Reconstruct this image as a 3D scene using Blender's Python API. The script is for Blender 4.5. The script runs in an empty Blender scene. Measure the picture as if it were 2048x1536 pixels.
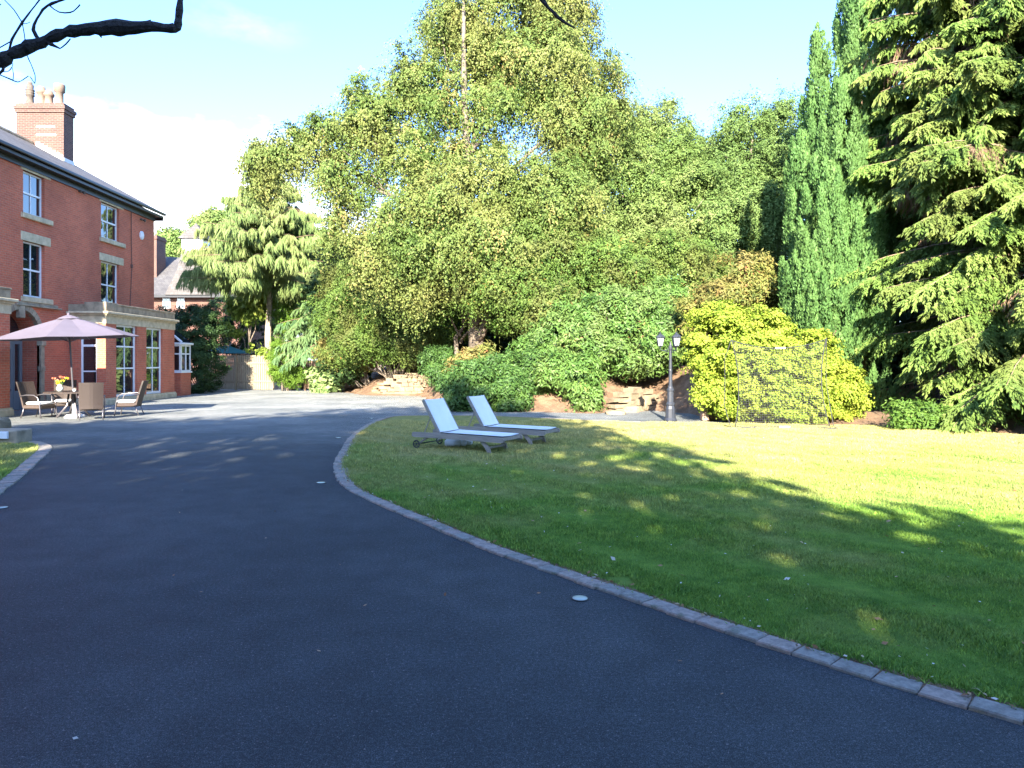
import bpy, math, random
import numpy as np
from mathutils import Vector, Matrix
C = bpy.data.collections.new('scene'); bpy.context.scene.collection.children.link(C)
R = math.radians
# ------------------------------------------------------------------ camera, sky, sun, exposure
F, HX, HY, CZ = 1420.0, 985.0, 722.0, 1.6
sc = bpy.context.scene
cam = bpy.data.objects.new('camera', bpy.data.cameras.new('camera')); C.objects.link(cam)
cam.location = (0, 0, CZ); cam.rotation_euler = (R(90), 0, 0)
cam.data.sensor_width = 36; cam.data.lens = F/2048*36
cam.data.shift_x = (1024-HX)/2048; cam.data.shift_y = -(768-HY)/2048
cam.data.clip_start = 0.05; cam.data.clip_end = 2000
sc.camera = cam
SUN_EL, SUN_AZ = 25.0, 5.0          # the light travels towards +Y and slightly +X
world = bpy.data.worlds.new('World'); sc.world = world; world.use_nodes = True
nt = world.node_tree; nt.nodes.clear()
wo = nt.nodes.new('ShaderNodeOutputWorld'); bg = nt.nodes.new('ShaderNodeBackground')
sky = nt.nodes.new('ShaderNodeTexSky'); sky.sky_type = 'NISHITA'; sky.sun_disc = False
sky.sun_elevation = R(SUN_EL); sky.sun_rotation = R(180+SUN_AZ); sky.air_density = 1.0; sky.dust_density = 1.0; sky.ozone_density = 2.2
bg.inputs['Strength'].default_value = 0.118
tc = nt.nodes.new('ShaderNodeTexCoord')
def wmath(op, a, b=None, clamp=False):
    n = nt.nodes.new('ShaderNodeMath'); n.operation = op; n.use_clamp = clamp
    for i, v in enumerate((a, b)):
        if v is None: continue
        if isinstance(v, (int, float)): n.inputs[i].default_value = v
        else: nt.links.new(v, n.inputs[i])
    return n.outputs[0]
def cloud_mask(px, py, sx, sz, soft):
    d = Vector(((px-HX)/F, 1, (HY-py)/F)).normalized()
    m = nt.nodes.new('ShaderNodeVectorMath'); m.operation = 'SUBTRACT'; nt.links.new(tc.outputs['Generated'], m.inputs[0]); m.inputs[1].default_value = d
    s = nt.nodes.new('ShaderNodeVectorMath'); s.operation = 'DIVIDE'; nt.links.new(m.outputs[0], s.inputs[0]); s.inputs[1].default_value = (sx, 1.0, sz)
    l = nt.nodes.new('ShaderNodeVectorMath'); l.operation = 'LENGTH'; nt.links.new(s.outputs[0], l.inputs[0])
    return wmath('MULTIPLY', wmath('SUBTRACT', 1.0, l.outputs['Value'], True), soft, True)
nz = nt.nodes.new('ShaderNodeTexNoise'); nz.inputs['Scale'].default_value = 5; nz.inputs['Detail'].default_value = 8; nz.inputs['Roughness'].default_value = .6
mp = nt.nodes.new('ShaderNodeMapping'); mp.inputs['Scale'].default_value = (1, 1, 2.2)
nt.links.new(tc.outputs['Generated'], mp.inputs[0]); nt.links.new(mp.outputs[0], nz.inputs['Vector'])
tot = None
for a in ((330, 560, .40, .24, 2.4), (1475, 42, .06, .03, .12), (480, 50, .09, .03, .07), (1640, 190, .05, .04, .14)):
    mk = cloud_mask(*a)
    nn = wmath('MULTIPLY', wmath('MULTIPLY', mk, 6.0, True), wmath('MULTIPLY', wmath('ADD', wmath('SUBTRACT', wmath('MULTIPLY', mk, .5), .62), wmath('MULTIPLY', nz.outputs['Fac'], 1.15)), 1.9, True), True)
    tot = nn if tot is None else wmath('ADD', tot, nn, True)
# a general pale veil towards the horizon
tn = nt.nodes.new('ShaderNodeMixRGB'); tn.blend_type = 'MULTIPLY'; tn.inputs[0].default_value = 1; nt.links.new(sky.outputs[0], tn.inputs[1]); tn.inputs[2].default_value = (.76, .95, 1.28, 1)
mx = nt.nodes.new('ShaderNodeMixRGB'); nt.links.new(tot, mx.inputs[0]); nt.links.new(tn.outputs[0], mx.inputs[1]); mx.inputs[2].default_value = (6.0, 6.2, 6.5, 1)
nt.links.new(mx.outputs[0], bg.inputs['Color']); nt.links.new(bg.outputs[0], wo.inputs['Surface'])
sun = bpy.data.objects.new('sun', bpy.data.lights.new('sun', 'SUN')); C.objects.link(sun)
sun.data.energy = 5.0; sun.data.angle = R(0.5); sun.data.color = (1.0, .90, .74)
sd = Vector((math.sin(R(SUN_AZ))*math.cos(R(SUN_EL)), math.cos(R(SUN_AZ))*math.cos(R(SUN_EL)), -math.sin(R(SUN_EL))))
sun.rotation_euler = sd.to_track_quat('-Z', 'Y').to_euler()
sc.view_settings.view_transform = 'Standard'; sc.view_settings.look = 'None'
sc.view_settings.exposure = 2.42; sc.view_settings.gamma = 1.0
# ------------------------------------------------------------------ helpers
def W(px, py, Y): return Vector(((px-HX)/F*Y, Y, CZ-(py-HY)/F*Y))       # the place seen at a point of the photo, Y metres off
def G(px, py):
    Y = CZ*F/(py-HY); return Vector(((px-HX)/F*Y, Y, 0))
def tag(o, label=None, cat=None, group=None, kind=None):
    if label: o['label'] = label
    if cat: o['category'] = cat
    if group: o['group'] = group
    if kind: o['kind'] = kind
    return o
def empty(name, loc, label=None, cat=None, group=None, rz=0):
    o = bpy.data.objects.new(name, None); C.objects.link(o); o.location = loc; o.rotation_euler = (0, 0, rz)
    o.empty_display_size = .2
    return tag(o, label, cat, group)
class MB:
    def __init__(s): s.v = []; s.f = []; s.m = []
    def add(s, vs, fs, mi=0, M=None):
        b = len(s.v)
        for p in vs:
            p = Vector(p); s.v.append(tuple(M @ p) if M is not None else tuple(p))
        for f in fs: s.f.append([b+i for i in f]); s.m.append(mi)
        return s
    def box(s, a, b, mi=0, M=None, bev=0.0):
        x0, y0, z0 = (min(a[i], b[i]) for i in range(3)); x1, y1, z1 = (max(a[i], b[i]) for i in range(3))
        if bev <= 0:
            return s.add([(x0,y0,z0),(x1,y0,z0),(x1,y1,z0),(x0,y1,z0),(x0,y0,z1),(x1,y0,z1),(x1,y1,z1),(x0,y1,z1)],
                  [(0,3,2,1),(4,5,6,7),(0,1,5,4),(1,2,6,5),(2,3,7,6),(3,0,4,7)], mi, M)
        bv = min(bev, (x1-x0)*.45, (y1-y0)*.45, (z1-z0)*.45); vs = []; fs = []
        bm_v = []
        for z, q in ((z0, bv), (z0+bv, 0), (z1-bv, 0), (z1, bv)):
            bm_v += [(x0+q+bv*(q==0), y0+q, z), (x1-q-bv*(q==0), y0+q, z), (x1-q, y0+q+bv*(q==0), z), (x1-q, y1-q-bv*(q==0), z),
                     (x1-q-bv*(q==0), y1-q, z), (x0+q+bv*(q==0), y1-q, z), (x0+q, y1-q-bv*(q==0), z), (x0+q, y0+q+bv*(q==0), z)]
        fs = [tuple(range(7, -1, -1)), tuple(range(24, 32))]
        for r in range(3):
            for i in range(8):
                j = (i+1) % 8; fs.append((r*8+i, r*8+j, (r+1)*8+j, (r+1)*8+i))
        return s.add(bm_v, fs, mi, M)
    def tube(s, pts, rad, n=8, mi=0, M=None, caps=True):
        pts = [Vector(p) for p in pts]
        if not hasattr(rad, '__len__'): rad = [rad]*len(pts)
        vs = []; up = None
        for i, p in enumerate(pts):
            t = (pts[min(i+1, len(pts)-1)]-pts[max(i-1, 0)])
            if t.length < 1e-9: t = Vector((0, 0, 1))
            t.normalize()
            if up is None: up = Vector((1, 0, 0)) if abs(t.x) < .8 else Vector((0, 1, 0))
            a = (up-t*up.dot(t)).normalized(); b = t.cross(a); up = a
            for k in range(n):
                q = 2*math.pi*k/n; vs.append(p+(a*math.cos(q)+b*math.sin(q))*rad[i])
        fs = []
        for i in range(len(pts)-1):
            for k in range(n): fs.append((i*n+k, i*n+(k+1) % n, (i+1)*n+(k+1) % n, (i+1)*n+k))
        if caps: fs += [tuple(range(n-1, -1, -1)), tuple(range((len(pts)-1)*n, len(pts)*n))]
        return s.add(vs, fs, mi, M)
    def lathe(s, prof, n=16, mi=0, M=None, o=(0, 0, 0)):
        o = Vector(o)
        return s.tube([o+Vector((0, 0, z)) for r, z in prof], [max(r, .0005) for r, z in prof], n, mi, M) if False else s._lathe(prof, n, mi, M, o)
    def _lathe(s, prof, n, mi, M, o):
        vs = []; fs = []
        for r, z in prof:
            for k in range(n): q = 2*math.pi*(k+.5)/n; vs.append(o+Vector((max(r, .0004)*math.cos(q), max(r, .0004)*math.sin(q), z)))
        for i in range(len(prof)-1):
            for k in range(n): fs.append((i*n+k, i*n+(k+1) % n, (i+1)*n+(k+1) % n, (i+1)*n+k))
        fs += [tuple(range(n-1, -1, -1)), tuple(range((len(prof)-1)*n, len(prof)*n))]
        return s.add(vs, fs, mi, M)
    def poly(s, pts, mi=0): return s.add(pts, [tuple(range(len(pts)))], mi)
    def prism(s, pts, z0, z1, mi=0, M=None):
        n = len(pts)
        return s.add([(p[0], p[1], z0) for p in pts]+[(p[0], p[1], z1) for p in pts],
              [tuple(range(n-1, -1, -1)), tuple(range(n, 2*n))]+[(i, (i+1) % n, n+(i+1) % n, n+i) for i in range(n)], mi, M)
    def build(s, name, mats, parent=None, smooth=False, loc=None):
        me = bpy.data.meshes.new(name); off = Vector(loc) if loc is not None else Vector((0, 0, 0))
        me.from_pydata([tuple(Vector(v)-off) for v in s.v], [], s.f)
        for m in (mats if isinstance(mats, (list, tuple)) else [mats]): me.materials.append(m)
        me.polygons.foreach_set('material_index', s.m)
        uv = me.uv_layers.new(name='UVMap'); d = []
        for p in me.polygons:
            nx, ny, nz = (abs(q) for q in p.normal)
            for li in p.loop_indices:
                v = s.v[me.loops[li].vertex_index]
                if nz >= nx and nz >= ny: d += [v[0], v[1]]
                elif nx >= ny: d += [v[1], v[2]]
                else: d += [v[0], v[2]]
        uv.data.foreach_set('uv', d)
        if smooth: me.polygons.foreach_set('use_smooth', [True]*len(me.polygons))
        me.update()
        o = bpy.data.objects.new(name, me); C.objects.link(o); o.location = off
        if parent is not None:
            o.parent = parent
            if loc is None: o.matrix_parent_inverse = Matrix.Identity(4)
        return o
# ------------------------------------------------------------------ materials
def newmat(name):
    m = bpy.data.materials.new(name); m.use_nodes = True; n = m.node_tree
    return m, n, n.nodes['Principled BSDF']
def N(n, t, **k):
    x = n.nodes.new(t)
    for a, b in k.items(): setattr(x, a, b)
    return x
def ramp(n, stops, src=None):
    r = N(n, 'ShaderNodeValToRGB'); e = r.color_ramp.elements
    while len(e) < len(stops): e.new(.5)
    for i, (p, c) in enumerate(stops): e[i].position = p; e[i].color = (*c, 1)
    if src is not None: n.links.new(src, r.inputs[0])
    return r
def noise(n, scale, detail=4, rough=.55, coord='Object', vec=None):
    t = N(n, 'ShaderNodeTexNoise'); t.inputs['Scale'].default_value = scale; t.inputs['Detail'].default_value = detail; t.inputs['Roughness'].default_value = rough
    if vec is None:
        c = N(n, 'ShaderNodeTexCoord'); vec = c.outputs[coord]
    n.links.new(vec, t.inputs['Vector']); return t
def mixc(n, f, a, b, mode='MIX'):
    x = N(n, 'ShaderNodeMixRGB', blend_type=mode)
    for i, v in enumerate((f, a, b)):
        if isinstance(v, (int, float)): x.inputs[i].default_value = v
        elif isinstance(v, tuple): x.inputs[i].default_value = (*v, 1)
        else: n.links.new(v, x.inputs[i])
    return x.outputs[0]
def bump(n, b, h, st=.3, dist=.01):
    x = N(n, 'ShaderNodeBump'); x.inputs['Strength'].default_value = st; x.inputs['Distance'].default_value = dist
    n.links.new(h, x.inputs['Height']); n.links.new(x.outputs[0], b.inputs['Normal'])
def mat(name, c, rough=.7, var=.25, scale=6, bst=.2, bdist=.004, metal=0, fine=80):
    m, n, b = newmat(name)
    t = noise(n, scale); r = ramp(n, [(.25, tuple(x*(1-var) for x in c)), (.75, tuple(min(1, x*(1+var)) for x in c))], t.outputs['Fac'])
    n.links.new(r.outputs[0], b.inputs['Base Color']); b.inputs['Roughness'].default_value = rough; b.inputs['Metallic'].default_value = metal
    if bst: bump(n, b, noise(n, fine).outputs['Fac'], bst, bdist)
    return m
def leafmat(name, stops, patch=None, patch_scale=.5, patch_amt=.5, trans=.2, rough=.6, spec=.2):
    m, n, b = newmat(name)
    a = N(n, 'ShaderNodeAttribute', attribute_name='rnd'); r = ramp(n, stops, a.outputs['Fac'])
    col = r.outputs[0]
    if patch:
        t = noise(n, patch_scale, 3); rr = ramp(n, [(.45, (0, 0, 0)), (.62, (patch_amt,)*3)], t.outputs['Fac'])
        col = mixc(n, rr.outputs[0], col, patch)
    n.links.new(col, b.inputs['Base Color']); b.inputs['Roughness'].default_value = rough; b.inputs['Specular IOR Level'].default_value = spec
    tr = N(n, 'ShaderNodeBsdfTranslucent'); n.links.new(col, tr.inputs[0])
    mx = N(n, 'ShaderNodeMixShader'); mx.inputs[0].default_value = trans
    n.links.new(b.outputs[0], mx.inputs[1]); n.links.new(tr.outputs[0], mx.inputs[2])
    n.links.new(mx.outputs[0], n.nodes['Material Output'].inputs['Surface'])
    return m
def brickmat(name, c1, c2, mortar, bw=.225, bh=.075, ms=.009):
    m, n, b = newmat(name)
    u = N(n, 'ShaderNodeUVMap'); t = N(n, 'ShaderNodeTexBrick'); n.links.new(u.outputs[0], t.inputs['Vector'])
    t.inputs['Color1'].default_value = (*c1, 1); t.inputs['Color2'].default_value = (*c2, 1); t.inputs['Mortar'].default_value = (*mortar, 1)
    t.inputs['Scale'].default_value = 1; t.inputs['Brick Width'].default_value = bw; t.inputs['Row Height'].default_value = bh
    t.inputs['Mortar Size'].default_value = ms; t.inputs['Bias'].default_value = -.1
    big = noise(n, .7, 5); rr = ramp(n, [(.3, (.78, .74, .74)), (.7, (1.15, 1.1, 1.08))], big.outputs['Fac'])
    c = mixc(n, 1.0, t.outputs['Color'], rr.outputs[0], 'MULTIPLY')
    fn = noise(n, 18, 3); r2 = ramp(n, [(.3, (.82, .82, .82)), (.7, (1.12, 1.12, 1.12))], fn.outputs['Fac'])
    c = mixc(n, 1.0, c, r2.outputs[0], 'MULTIPLY')
    n.links.new(c, b.inputs['Base Color']); b.inputs['Roughness'].default_value = .85
    inv = N(n, 'ShaderNodeMath', operation='SUBTRACT'); inv.inputs[0].default_value = 1; n.links.new(t.outputs['Fac'], inv.inputs[1])
    bump(n, b, inv.outputs[0], .5, .006)
    return m
M = {}
M['brick'] = brickmat('red brick', (.56, .145, .075), (.44, .11, .06), (.46, .22, .14))
M['brick_old'] = brickmat('weathered brick', (.135, .058, .04), (.07, .035, .03), (.15, .11, .09), ms=.012)
M['brick_dark'] = brickmat('dark brick', (.16, .07, .05), (.12, .055, .04), (.14, .10, .08))
M['slate'] = brickmat('slate roof', (.10, .10, .10), (.07, .07, .075), (.03, .03, .03), bw=.3, bh=.2, ms=.008)
M['slate_pale'] = brickmat('pale shingle', (.11, .105, .10), (.08, .075, .07), (.06, .055, .05), bw=.3, bh=.2, ms=.01)
M['stone'] = mat('buff sandstone', (.50, .42, .28), .85, .28, 5, .4, .006)
M['stone_dk'] = mat('weathered sandstone', (.28, .23, .16), .9, .45, 4, .5, .008)
M['white'] = mat('white paint', (.78, .80, .82), .35, .04, 3, 0)
M['grey_door'] = mat('grey door paint', (.17, .18, .19), .45, .08, 3, 0)
M['black_gutter'] = mat('black gutter paint', (.015, .015, .018), .4, .2, 5, 0)
M['dark'] = mat('dark recess', (.012, .012, .014), .8, .2, 3, 0)
m, n, b = newmat('window glass'); b.inputs['Base Color'].default_value = (.012, .015, .02, 1); b.inputs['Roughness'].default_value = .015; b.inputs['IOR'].default_value = 2.1
gn = noise(n, 1.3, 2); bump(n, b, gn.outputs['Fac'], .12, .02); M['glass'] = m
M['terracotta'] = mat('terracotta', (.19, .135, .10), .8, .15, 8, .2)
M['soot'] = mat('sooty terracotta', (.10, .08, .065), .85, .5, 9, .3)
M['lead'] = mat('lead flashing', (.62, .62, .63), .5, .1, 6, 0)
M['bark'] = mat('grey bark', (.16, .13, .10), .9, .5, 7, .8, .02, fine=22)
M['bark_pale'] = mat('pale bark', (.34, .29, .22), .9, .45, 6, .8, .02, fine=20)
M['bark_dark'] = mat('dark bark', (.035, .03, .028), .95, .4, 9, 1.0, .02, fine=45)
M['twig'] = mat('dead twig', (.24, .17, .11), .9, .4, 9, 0)
M['metal_dk'] = mat('dark grey lamp paint', (.03, .034, .045), .42, .15, 8, .1)
M['lampglass'] = mat('frosted lamp glass', (.45, .47, .48), .15, .1, 6, 0)
M['bulb'] = mat('white bulb', (.85, .85, .82), .3, .02, 3, 0)
M['rubber'] = mat('black rubber', (.02, .02, .022), .7, .2, 8, .1)
M['net'] = mat('black net cord', (.07, .072, .075), .7, .2, 9, 0)
M['net_tape'] = mat('grey net tape', (.03, .03, .034), .7, .2, 9, 0)
M['alu'] = mat('grey aluminium', (.16, .15, .165), .35, .1, 6, 0, metal=.6)
M['cushion'] = mat('white cushion', (.74, .74, .74), .8, .05, 6, .2, .003)
M['sling'] = mat('white sling mesh', (.74, .76, .75), .55, .06, 5, .25, .002, fine=220)
M['parasol'] = mat('mauve canvas', (.115, .10, .13), .8, .07, 3, .1)
M['teal'] = mat('teal canvas', (.02, .13, .12), .8, .1, 3, 0)
M['plastic'] = mat('grey white plastic', (.66, .68, .70), .4, .06, 5, 0)
M['disc'] = mat('pale lens', (.42, .48, .42), .25, .06, 8, 0)
M['steel_rim'] = mat('steel rim', (.30, .30, .30), .3, .1, 8, 0, metal=.9)
M['flower_y'] = mat('yellow petals', (.80, .55, .03), .6, .2, 30, 0)
M['flower_p'] = mat('coral petals', (.75, .26, .16), .6, .2, 30, 0)
M['stemg'] = mat('green stem', (.08, .16, .03), .6, .2, 9, 0)
M['ceramic'] = mat('white glass vase', (.62, .66, .60), .1, .04, 4, 0)
def woodmat(name, c, c2, sc_=(1, 14, 14)):
    m, n, b = newmat(name); t = N(n, 'ShaderNodeTexCoord'); mp_ = N(n, 'ShaderNodeMapping'); mp_.inputs['Scale'].default_value = sc_
    n.links.new(t.outputs['Object'], mp_.inputs[0]); z = noise(n, 3, 6, .65, vec=mp_.outputs[0])
    r = ramp(n, [(.25, c2), (.7, c)], z.outputs['Fac']); n.links.new(r.outputs[0], b.inputs['Base Color']); b.inputs['Roughness'].default_value = .85
    bump(n, b, z.outputs['Fac'], .4, .004); return m
M['teak'] = woodmat('weathered teak', (.31, .28, .24), (.15, .13, .11))
M['fence'] = woodmat('pale fence timber', (.30, .25, .17), (.16, .13, .09), (14, 14, 1))
M['fence_br'] = woodmat('brown fence timber', (.40, .27, .19), (.22, .14, .10), (14, 14, 1))
# wicker
m, n, b = newmat('woven wicker'); u = N(n, 'ShaderNodeTexCoord'); 
w1 = N(n, 'ShaderNodeTexWave', wave_type='BANDS', bands_direction='Y'); w1.inputs['Scale'].default_value = 14; w1.inputs['Distortion'].default_value = 0
w2 = N(n, 'ShaderNodeTexWave', wave_type='BANDS', bands_direction='Z'); w2.inputs['Scale'].default_value = 24; w2.inputs['Distortion'].default_value = 0
n.links.new(u.outputs['Object'], w1.inputs[0]); n.links.new(u.outputs['Object'], w2.inputs[0])
wm = N(n, 'ShaderNodeMath', operation='MULTIPLY'); n.links.new(w1.outputs['Fac'], wm.inputs[0]); n.links.new(w2.outputs['Fac'], wm.inputs[1])
r = ramp(n, [(0, (.02, .014, .012)), (.8, (.12, .082, .066))], wm.outputs[0]); n.links.new(r.outputs[0], b.inputs['Base Color']); b.inputs['Roughness'].default_value = .6
bump(n, b, wm.outputs[0], .7, .006); M['wicker'] = m
# asphalt
m, n, b = newmat('asphalt'); big = noise(n, .35, 6, .6); mid = noise(n, 3.5, 4); fine = noise(n, 170, 3, .7); spk = noise(n, 75, 2, .5)
r1 = ramp(n, [(.26, (.018, .024, .028)), (.5, (.033, .041, .046)), (.74, (.054, .062, .066))], big.outputs['Fac'])
r2 = ramp(n, [(.3, (.82, .82, .82)), (.7, (1.14, 1.14, 1.14))], mid.outputs['Fac'])
r3 = ramp(n, [(.34, (.22, .22, .22)), (.5, (.9, .9, .9)), (.66, (2.6, 2.6, 2.6))], fine.outputs['Fac'])
c = mixc(n, 1, mixc(n, 1, r1.outputs[0], r2.outputs[0], 'MULTIPLY'), r3.outputs[0], 'MULTIPLY')
ag = noise(n, 48, 2, .5); r5 = ramp(n, [(.3, (.72, .72, .72)), (.5, (1, 1, 1)), (.72, (1.5, 1.5, 1.5))], ag.outputs['Fac']); c = mixc(n, 1, c, r5.outputs[0], 'MULTIPLY')
r4 = ramp(n, [(.66, (0, 0, 0)), (.71, (1, 1, 1))], spk.outputs['Fac'])
c = mixc(n, r4.outputs[0], c, (.17, .17, .165))
# sunlit paleness painted into the colour of the far drive, broken by noise
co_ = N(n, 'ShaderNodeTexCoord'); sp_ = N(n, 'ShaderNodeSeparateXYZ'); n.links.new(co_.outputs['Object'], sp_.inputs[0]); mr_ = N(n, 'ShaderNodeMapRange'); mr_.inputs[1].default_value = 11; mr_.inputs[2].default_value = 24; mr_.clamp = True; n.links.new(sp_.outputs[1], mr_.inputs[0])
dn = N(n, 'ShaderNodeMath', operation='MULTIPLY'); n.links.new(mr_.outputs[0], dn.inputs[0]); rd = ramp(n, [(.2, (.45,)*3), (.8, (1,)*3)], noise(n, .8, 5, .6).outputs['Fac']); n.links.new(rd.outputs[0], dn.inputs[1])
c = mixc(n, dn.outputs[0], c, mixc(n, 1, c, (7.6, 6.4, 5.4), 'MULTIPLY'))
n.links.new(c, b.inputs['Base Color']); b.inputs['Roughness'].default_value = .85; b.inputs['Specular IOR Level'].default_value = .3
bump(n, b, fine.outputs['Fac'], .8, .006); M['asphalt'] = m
# soil and leaf litter
m, n, b = newmat('brown soil'); z = noise(n, 2.2, 8, .7); z2 = noise(n, 40, 4, .7)
r = ramp(n, [(.3, (.10, .055, .03)), (.6, (.27, .17, .10)), (.8, (.36, .25, .16))], z.outputs['Fac']); rr = ramp(n, [(.3, (.5, .5, .5)), (.7, (1.4, 1.4, 1.4))], z2.outputs['Fac'])
n.links.new(mixc(n, 1, r.outputs[0], rr.outputs[0], 'MULTIPLY'), b.inputs['Base Color']); b.inputs['Roughness'].default_value = .95
bump(n, b, z2.outputs['Fac'], 1, .04); M['soil'] = m
# lawn and grass blades share one colour logic
def lawncol(n, attr):
    z = noise(n, .55, 5, .6); z2 = noise(n, 5, 5, .65)
    green = ramp(n, [(.3, (.085, .185, .028)), (.7, (.19, .32, .055))], z2.outputs['Fac']).outputs[0]
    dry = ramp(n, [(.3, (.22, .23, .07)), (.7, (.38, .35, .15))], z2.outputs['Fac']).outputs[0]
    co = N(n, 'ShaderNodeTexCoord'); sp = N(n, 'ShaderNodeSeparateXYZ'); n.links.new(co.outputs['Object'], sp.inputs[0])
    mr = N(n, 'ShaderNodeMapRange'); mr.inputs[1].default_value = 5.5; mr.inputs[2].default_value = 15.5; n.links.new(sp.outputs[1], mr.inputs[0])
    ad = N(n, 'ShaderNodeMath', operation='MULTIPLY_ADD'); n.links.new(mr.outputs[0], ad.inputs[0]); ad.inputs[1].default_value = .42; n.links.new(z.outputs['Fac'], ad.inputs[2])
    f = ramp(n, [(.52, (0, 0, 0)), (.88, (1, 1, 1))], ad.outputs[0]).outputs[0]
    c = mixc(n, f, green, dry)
    if attr:
        a = N(n, 'ShaderNodeAttribute', attribute_name='rnd'); v = ramp(n, [(0, (.62, .62, .6)), (.8, (1.15, 1.15, 1.05)), (1, (1.9, 1.6, 1.3))], a.outputs['Fac'])
        c = mixc(n, 1, c, v.outputs[0], 'MULTIPLY')
    return c
m, n, b = newmat('lawn turf'); n.links.new(mixc(n, 1, lawncol(n, False), (.78, .78, .72), 'MULTIPLY'), b.inputs['Base Color']); b.inputs['Roughness'].default_value = .95; b.inputs['Specular IOR Level'].default_value = .1
bump(n, b, noise(n, 60, 5, .7).outputs['Fac'], .8, .02); M['turf'] = m
m, n, b = newmat('grass blade'); c = lawncol(n, True); n.links.new(c, b.inputs['Base Color']); b.inputs['Roughness'].default_value = .6; b.inputs['Specular IOR Level'].default_value = .2
M['blade'] = m
# kerb blocks
m, n, b = newmat('paving block'); a = N(n, 'ShaderNodeAttribute', attribute_name='rnd')
r = ramp(n, [(0, (.20, .19, .165)), (.45, (.26, .24, .205)), (.55, (.28, .225, .19)), (1, (.31, .26, .215))], a.outputs['Fac'])
z = noise(n, 22, 6, .75); rr = ramp(n, [(.3, (.5, .5, .5)), (.7, (1.3, 1.3, 1.3))], z.outputs['Fac'])
ms_ = ramp(n, [(.56, (0, 0, 0)), (.66, (.75,)*3)], noise(n, 6, 6, .7).outputs['Fac'])
n.links.new(mixc(n, ms_.outputs[0], mixc(n, 1, r.outputs[0], rr.outputs[0], 'MULTIPLY'), (.07, .085, .045)), b.inputs['Base Color']); b.inputs['Roughness'].default_value = .9; bump(n, b, noise(n, 120).outputs['Fac'], .4, .004); M['block'] = m
M['drystone'] = brickmat('garden stone', (.33, .26, .17), (.25, .18, .12), (.12, .09, .06), bw=.55, bh=.16, ms=.02)
M['rock'] = mat('pale rock', (.22, .17, .11), .9, .35, 3, .6, .03, fine=14)
# ------------------------------------------------------------------ foliage machinery
rng = np.random.default_rng(7)
def unit(a): return a/np.maximum(np.linalg.norm(a, axis=1, keepdims=True), 1e-9)
def leafmesh(name, P, D, Nn, L, Wd, m, parent, rnd=None, fold=.0):
    n = len(P); D = unit(D); S = np.cross(D, Nn); S = unit(S+1e-6)
    L = np.broadcast_to(L, (n,)).reshape(-1, 1); Wd = np.broadcast_to(Wd, (n,)).reshape(-1, 1)
    V = np.empty((n, 4, 3), np.float32)
    V[:, 0] = P; V[:, 1] = P+D*L*.45+S*Wd*.5; V[:, 2] = P+D*L; V[:, 3] = P+D*L*.45-S*Wd*.5
    me = bpy.data.meshes.new(name); me.vertices.add(n*4); me.vertices.foreach_set('co', V.ravel())
    me.loops.add(n*4); me.loops.foreach_set('vertex_index', np.arange(n*4, dtype=np.int32))
    me.polygons.add(n); me.polygons.foreach_set('loop_start', np.arange(0, n*4, 4, dtype=np.int32)); 
    me.update(calc_edges=True)
    at = me.attributes.new('rnd', 'FLOAT', 'FACE'); at.data.foreach_set('value', (rng.random(n) if rnd is None else rnd).astype(np.float32))
    for q in (m if isinstance(m, (list, tuple)) else [m]): me.materials.append(q)
    o = bpy.data.objects.new(name, me); C.objects.link(o)
    if parent is not None: o.parent = parent
    return o
def dirs(n): return unit(rng.normal(size=(n, 3)))
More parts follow.
